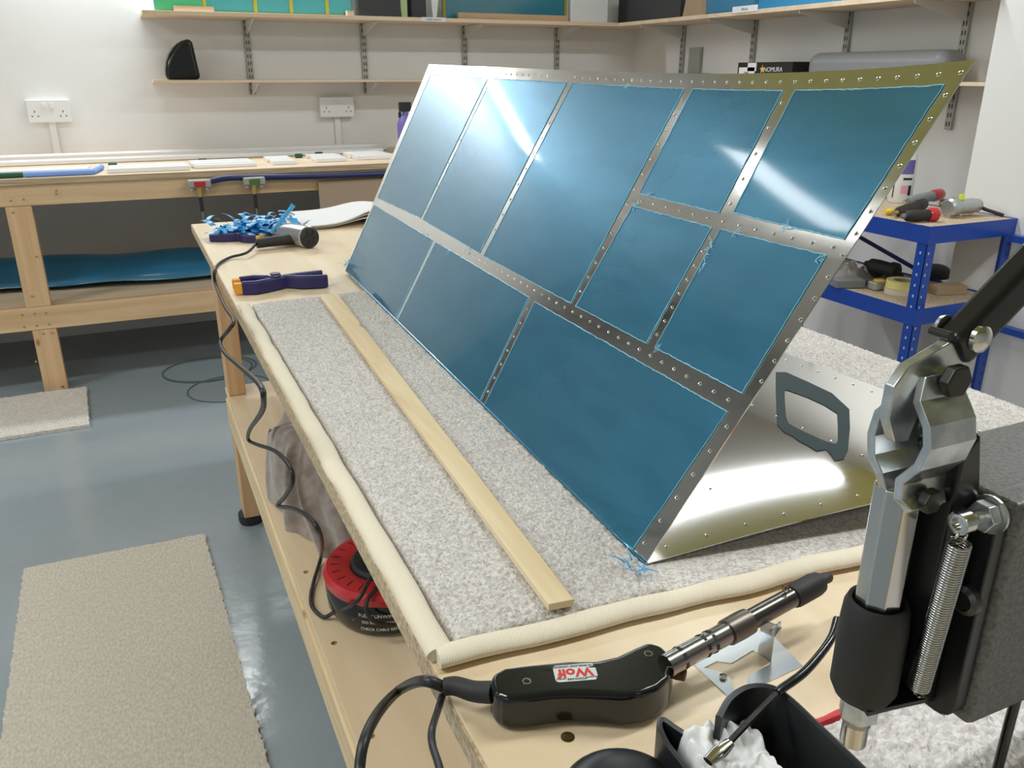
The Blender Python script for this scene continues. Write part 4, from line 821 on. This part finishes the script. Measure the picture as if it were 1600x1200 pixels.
# stand
zs = ZB+.0008
out = [az(1083, 1037, zs), az(1170, 985, zs), az(1210, 995, zs), az(1254, 1040, zs), az(1142, 1092, zs)]
sd = root('tool_stand', az(1170, 1040, ZB), 'folded bare sheet metal stand under the tool barrel', 'stand')
hole = [az(1100, 1043, zs), az(1120, 1033, zs), az(1143, 1036, zs), az(1176, 1016, zs), az(1184, 1020, zs), az(1206, 1036, zs), az(1170, 1056, zs), az(1166, 1072, zs), az(1146, 1078, zs), az(1142, 1060, zs), az(1128, 1050, zs)]
bm = bmesh.new()
def loop(pl):
    v = [bm.verts.new(p) for p in pl]; return [bm.edges.new((v[i], v[(i+1) % len(v)])) for i in range(len(v))]
bmesh.ops.triangle_fill(bm, edges=loop(out)+loop(hole), use_beauty=True)
bm.verts.index_update(); g = MB(); g.add([v.co.copy() for v in bm.verts], [tuple(v.index for v in f.verts) for f in bm.faces]); bm.free()
bo = g.build('base_plate', mat('galvanised_sheet', (.58, .62, .66), .28, .9), sd, fix=False); m_ = bo.modifiers.new('s', 'SOLIDIFY'); m_.thickness = .001; m_.offset = 1
GS = bo.data.materials[0]
u0 = az(1205, 1033, zs); u1 = az(1184, 1020, zs); tabv = [u1, u0, u0+V(0, 0, .022), u0+V(.004, -.002, .022), u0+V(.004, -.002, .031), u1+V(-.002, .001, .031), u1+V(0, 0, .02)]
MB().prism(tabv, (.0008, .0008, 0)).build('upright_tab', GS, sd); MB().obox(u0+V(.003, .002, .027), V(.005, .002, 0), V(-.0003, .0006, 0), V(0, 0, .004)).build('rest_lip', GS, sd)
p = az(1130, 1057, zs+.001); MB().lathe(p, (0, 0, 1), [(.0, .003), (.0006, .0028), (.0001, .0015)], 14).build('pierced_hole', STEEL, sd)

# ================================================================ BLACK SHELL CASE with tissue
case = root('ear_defenders', az(1150, 1180, ZB), 'matt black open shell with white tissue inside at the bottom of the photo', 'ear defenders')
def wall_strip(path, h, th_, nm, parent, m, lean=0, hf=None):
    P = bez(path, 8); n = len(P); rs = []
    for i, p in enumerate(P):
        d = (P[min(i+1, n-1)]-P[max(i-1, 0)]); d.z = 0; d.normalize(); s = V(-d.y, d.x, 0); hh = h*(hf(i/(n-1)) if hf else 1)
        rs.append([p, p+s*th_, p+s*(th_+lean)+V(0, 0, hh-.001), p+s*(th_*.5+lean)+V(0, 0, hh), p+s*lean+V(0, 0, hh-.001)])
    return MB().rings(rs).build(nm, m, parent, smooth='auto')
MATB = mat('matt_black_shell', (.012, .014, .017), .38)
H = .055
def rz_(x, y, h): return az(x, y, ZB+h)
def dropz(p): return V(p.x, p.y, ZB+.001)
rim_b = [rz_(1128, 1122, H), rz_(1145, 1093, H), rz_(1172, 1076, H), rz_(1205, 1076, H), rz_(1232, 1094, H), rz_(1270, 1130, H), rz_(1310, 1168, H), rz_(1350, 1208, H), rz_(1400, 1262, H)]
wall_strip([dropz(p) for p in rim_b], H, .004, 'large_shell', case, MATB)
H2 = .04
rim_a = [rz_(1085, 1152, H2), rz_(1060, 1135, H2), rz_(1036, 1120, H2), rz_(1026, 1130, H2), rz_(1036, 1158, H2), rz_(1060, 1190, H2), rz_(1095, 1235, H2), rz_(1130, 1280, H2)]
wall_strip([dropz(p) for p in rim_a], H2, .0035, 'small_shell', case, MATB)
dc = az(970, 1262, ZB); g = MB(); g.grid(lambda u, v: dc+V(0, 0, .001)+(rt*(math.cos(u*6.283)*.040)+fh*(math.sin(u*6.283)*.034))*math.cos(v*math.pi/2)**.7+V(0, 0, .028*math.sin(v*math.pi/2)), 36, 12); g.build('ear_cup', MATB, case, smooth=True)
MB().cyl(az(1045, 1200, ZB+.012), az(1062, 1197, ZB+.012), .004, n=12).build('red_pin', RED, case)
ts = MB(); TQ = [az(1056, 1146, ZB+.038), az(1172, 1100, ZB+.038), az(1262, 1250, ZB+.038), az(1106, 1250, ZB+.038)]
def tis(u, v):
    p = (TQ[0]*(1-u)+TQ[1]*u)*(1-v)+(TQ[3]*(1-u)+TQ[2]*u)*v; e = min(u, 1-u, v, 1-v)
    z = .034+.005*math.sin(u*5+v*3)+.010*abs(noise.noise(V(u*3, v*3, 3)))+.010*abs(noise.noise(V(u*6+v*3, v*5-u*3, 1)))-.030*max(0, 1-e*12)**2
    return V(p.x, p.y, ZB+max(.0015, z))
ts.grid(tis, 44, 44); ts = ts.build('tissue', TISSUE, smooth='auto', angle=50); tag(ts, 'crumpled white tissue stuffed in the black shell', 'tissue')
pk = root('pick_tool', az(1150, 1170, ZB+.04), 'long black rod tool with a chrome end lying across the tissue', 'rod')
k0 = [az(1308, 968, ZB+.07), az(1300, 995, ZB+.07), az(1282, 1022, ZB+.068), az(1255, 1052, ZB+.064), az(1222, 1076, ZB+.06), az(1214, 1083, ZB+.059)]
MB().tube(bez(k0, 8), .0029, 10).build('grip', BLACKG, pk, smooth='auto'); MB().tube([k0[-1], az(1165, 1133, ZB+.054), az(1130, 1170, ZB+.05)], .0021, 8).build('shaft', mat('dark_rod', (.05, .045, .045), .25, .7), pk, smooth='auto')
e0 = az(1141, 1160, ZB+.052); e1 = az(1106, 1190, ZB+.049); MB().tube([e0, e0.lerp(e1, .4), e0.lerp(e1, .6), e1], lambda x: .0032+.0018*math.sin(x*3), 12, .6).build('chrome_end', STEEL, pk, smooth='auto')

# fluffy carpet with red edge
f0 = V(.335, .335, 0)
fc = root('fluffy_carpet', (.6, .15, ZB), 'thick fluffy light carpet piece with a red edge under the black press', 'carpet')
ya = az(1290, 1118, ZB+.012).y
pile('pile', FLEECE, lambda u, v: V(.352+.66*u, -.12+(ya-.004+.12)*v, 0), 300, 210, ZB+.0003, .013, .0045, fc, 8)
g = MB(); rs = []
for i in range(60):
    x = .34+.66*i/59; w1 = .006+.002*noise.noise(V(i*.4, 0, 0)); y = ya+.001; z = ZB+.0006; rs.append([V(x, y-.004, z), V(x, y+w1, z), V(x, y+w1, z+.004), V(x, y-.002, z+.011), V(x, y-.004, z+.011)])
g.rings(rs).build('red_edge', REDT, fc, smooth='auto')

# ================================================================ LEVER PRESS
PX, PY = .306, .24
def rz(z): return CAMZ+z
prs = root('lever_press', (.55, .24, ZB+.014), 'grey and black lever press with chrome plunger, spring and zinc toggle links', 'press')
BZ0, BZ1 = rz(-.309), rz(-.183)
MB().box((.346, .2075, BZ0), (.98, .276, BZ1)).build('frame_beam', HAMMER, prs, bevel=.004, seg=3)
MB().box((.86, .2075, ZB+.02), (.98, .276, BZ0-.0005)).build('frame_column', HAMMER, prs, bevel=.004)
MB().box((.70, .15, ZB+.0145), (1.0, .33, ZB+.0195)).build('base_plate', HAMMER, prs)
ym0, ym1, zm0, zm1, cr_ = .211, .2745, rz(-.306), rz(-.186), .010
pl = []
for (sy, sz, a0) in ((ym1-cr_, zm1-cr_, 0), (ym0+cr_, zm1-cr_, 90), (ym0+cr_, zm0+cr_, 180), (ym1-cr_, zm0+cr_, 270)):
    for k in range(5): a = R(a0+k*22.5); pl.append(V(.3375, sy+cr_*math.cos(a), sz+cr_*math.sin(a)))
MB().prism(pl, (.008, 0, 0)).build('mounting_plate', BLACKM, prs, bevel=.001)
MB().prism([V(.3372, .222, rz(-.300)), V(.328, .222, rz(-.296)), V(.320, .222, rz(-.25)), V(.3195, .222, rz(-.19)), V(.321, .222, rz(-.16)), V(.330, .222, rz(-.150)), V(.3372, .222, rz(-.178))], (0, .040, 0)).build('bracket', BLACKM, prs, bevel=.0015)
MB().cyl((PX, PY, rz(-.247)), (PX, PY, rz(-.178)), .0112, n=8, ph=R(12)).build('plunger', STEEL, prs, bevel=.0008)
MB().lathe((PX, PY, rz(-.2975)), (0, 0, 1), [(0, .0135), (.006, .0162), (.042, .0162), (.052, .0155), (.056, .014), (.0558, .0122), (.050, .0118)], 32).build('guide_collar', BLACKR, prs, smooth='auto', angle=50)
MB().cyl((PX, PY, rz(-.3125)), (PX, PY, rz(-.3012)), .0100, n=6, ph=R(20)).build('hex_nut', ZINC, prs, bevel=.0008)
MB().cyl((PX, PY, rz(-.3300)), (PX, PY, rz(-.3130)), .0067, n=12).build('threaded_end', STEEL, prs, bevel=.0006)
MB().cyl((PX, PY, rz(-.3165)), (PX, PY, rz(-.3130)), .0072, n=14).build('stud_ring', mat('dull_steel', (.4, .38, .36), .4, .9), prs)
MB().prism([(PX-.008, PY-.012, rz(-.3008)), (PX+.008, PY-.014, rz(-.3008)), (.3385, .222, rz(-.3008)), (.3385, .236, rz(-.3008)), (PX, PY+.012, rz(-.3008))], (0, 0, .003)).build('spring_arm', BLACKM, prs, bevel=.0005)
# toggle yoke
XF = .293
near = [(1431, 590), (1432, 628), (1447, 668), (1448, 700), (1433, 730), (1404, 752), (1401, 780), (1412, 804)]
far = [(1407, 585), (1401, 623), (1370, 647), (1360, 679), (1360, 711), (1372, 740), (1371, 770)]
def plate(px, nm, wd=.028, th_=.0045):
    P = [ax(x, y, XF) for x, y in px]; n = len(P); rs = []
    for i, p in enumerate(P):
        d = (P[min(i+1, n-1)]-P[max(i-1, 0)]); d.x = 0; d.normalize(); s = V(0, d.z, -d.y)*th_/2; k = .75 if i in (0, n-1) else 1
        o_ = (1-k)*wd/2; rs.append([p-s+V(o_, 0, 0), p+s+V(o_, 0, 0), p+s+V(wd-o_, 0, 0), p-s+V(wd-o_, 0, 0)])
    return MB().rings(rs).build(nm, ZINC, prs, bevel=.0006, flat=True), P
_, Pn = plate(near, 'toggle_link'); _, Pf = plate(far, 'toggle_link')
def bolt_y(z, y0, y1, x, r, nm='pivot_bolt'):
    MB().cyl((x, y0, z), (x, y1, z), r*.55, n=14).build(nm+'_shank', STEEL, prs); MB().cyl((x, y0-.0055, z), (x, y0, z), r, n=6).build(nm, mat('dark_bolt', (.06, .058, .055), .35, .9), prs, bevel=.001)
    MB().lathe((x, y1, z), (0, 1, 0), [(0, r), (.003, r*.8), (.004, .001)], 18).build('bolt_head', ZINC, prs, smooth='auto')
bolt_y(Pn[0].z-.002, Pn[0].y-.0032, Pf[0].y+.003, XF+.017, .0078); bolt_y(Pn[-2].z-.001, Pn[-2].y-.0032, Pf[-1].y+.003, XF+.014, .0062)
YM = (Pn[0].y+Pf[0].y)/2
lev = [(1398, 692), (1388, 655), (1398, 605), (1420, 574), (1488, 534), (1525, 566), (1478, 600), (1442, 630), (1420, 690)]
MB().prism([ay(x, y, YM-.0028) for x, y in lev], (0, .0055, 0)).build('lever_arm', ZINC, prs, bevel=.0008)
h0 = ay(1486, 548, YM); h1 = ay(1600, 428, YM); hdv = (h1-h0).normalized(); h2 = h0+hdv*.36
hp = hdv.cross(V(0, 1, 0)).normalized(); hp = hp if hp.z > 0 else -hp
MB().obox((h0+h2)/2, hp*.0092, V(0, .0065, 0), (h2-h0)/2).build('lever_handle', BLACKM, prs, bevel=.004, seg=3)
p = ay(1529, 529, YM-.0067); MB().lathe(p, (0, -1, 0), [(0, .0062), (.002, .006), (.0035, .0042), (.004, .001)], 20).build('handle_rivet', STEEL, prs, smooth='auto')
p = ay(1477, 511, YM+.0067); MB().lathe(p, (0, 1, 0), [(0, .0055), (.002, .005), (.003, .001)], 18).build('handle_rivet', ZINC, prs, smooth='auto')
p = ay(1470, 521, YM); MB().cyl(p-V(0, .005, 0), p+V(0, .005, 0), .002, n=14).build('pivot_pin', BLACKM, prs)
# socket bolt, spring
b1 = ax(1548, 803, .3372); b0 = V(.3215, b1.y, b1.z)
MB().cyl(b1, b1-V(.0015, 0, 0), .0092, n=24).build('washer', ZINC, prs); MB().cyl(b1-V(.0016, 0, 0), b1-V(.0075, 0, 0), .0075, n=6).build('hex_nut', ZINC, prs, bevel=.0006)
MB().cyl(b1-V(.0076, 0, 0), b0, .0032, n=14).build('spring_post', STEEL, prs)
MB().lathe(b0, (-1, 0, 0), [(0, .0055), (.0058, .0055), (.0062, .005), (.0062, .003), (.004, .0028), (.004, .0005)], 20).build('socket_screw', STEEL, prs, smooth='auto')
p = ax(1512, 936, .3372); MB().lathe(p, (-1, 0, 0), [(0, .008), (.003, .0075), (.0045, .005), (.003, .0045), (.003, .001)], 20).build('button_screw', mat('dark_screw', (.1, .1, .1), .35, .8), prs, smooth='auto')
s0 = ax(1499, 848, .318); s1 = ax(1436, 1073, .322); sdv = (s1-s0); Ls = sdv.length; sdv.normalize(); a_, b_, _ = frame_of(sdv)
NTn = 62; MB().tube([s0+sdv*(Ls*k/(NTn*12))+(a_*math.cos(k*math.pi/6)+b_*math.sin(k*math.pi/6))*.0048 for k in range(NTn*12+1)], .00072, 6).build('spring', mat('spring_steel', (.5, .5, .5), .22, 1), prs, smooth=True)
MB().tube([s1+sdv*(.003+.0028*math.sin(t_))+a_*.0028*math.cos(t_) for t_ in [-2.2+k*.35 for k in range(14)]], .0006, 6).build('spring_hook', STEEL, prs, smooth=True)
MB().tube([s0-sdv*(.003+.0035*math.sin(t_))+b_*.0035*math.cos(t_) for t_ in [-2.2+k*.35 for k in range(16)]], .0007, 6).build('spring_hook', STEEL, prs, smooth=True)
p = ax(1583, 1108, .40); o = MB().cyl(V(p.x, p.y, ZB+.012), V(p.x, p.y, BZ0-.0005), .0028, n=12).build('stop_rod', BLACKG, prs, smooth='auto')
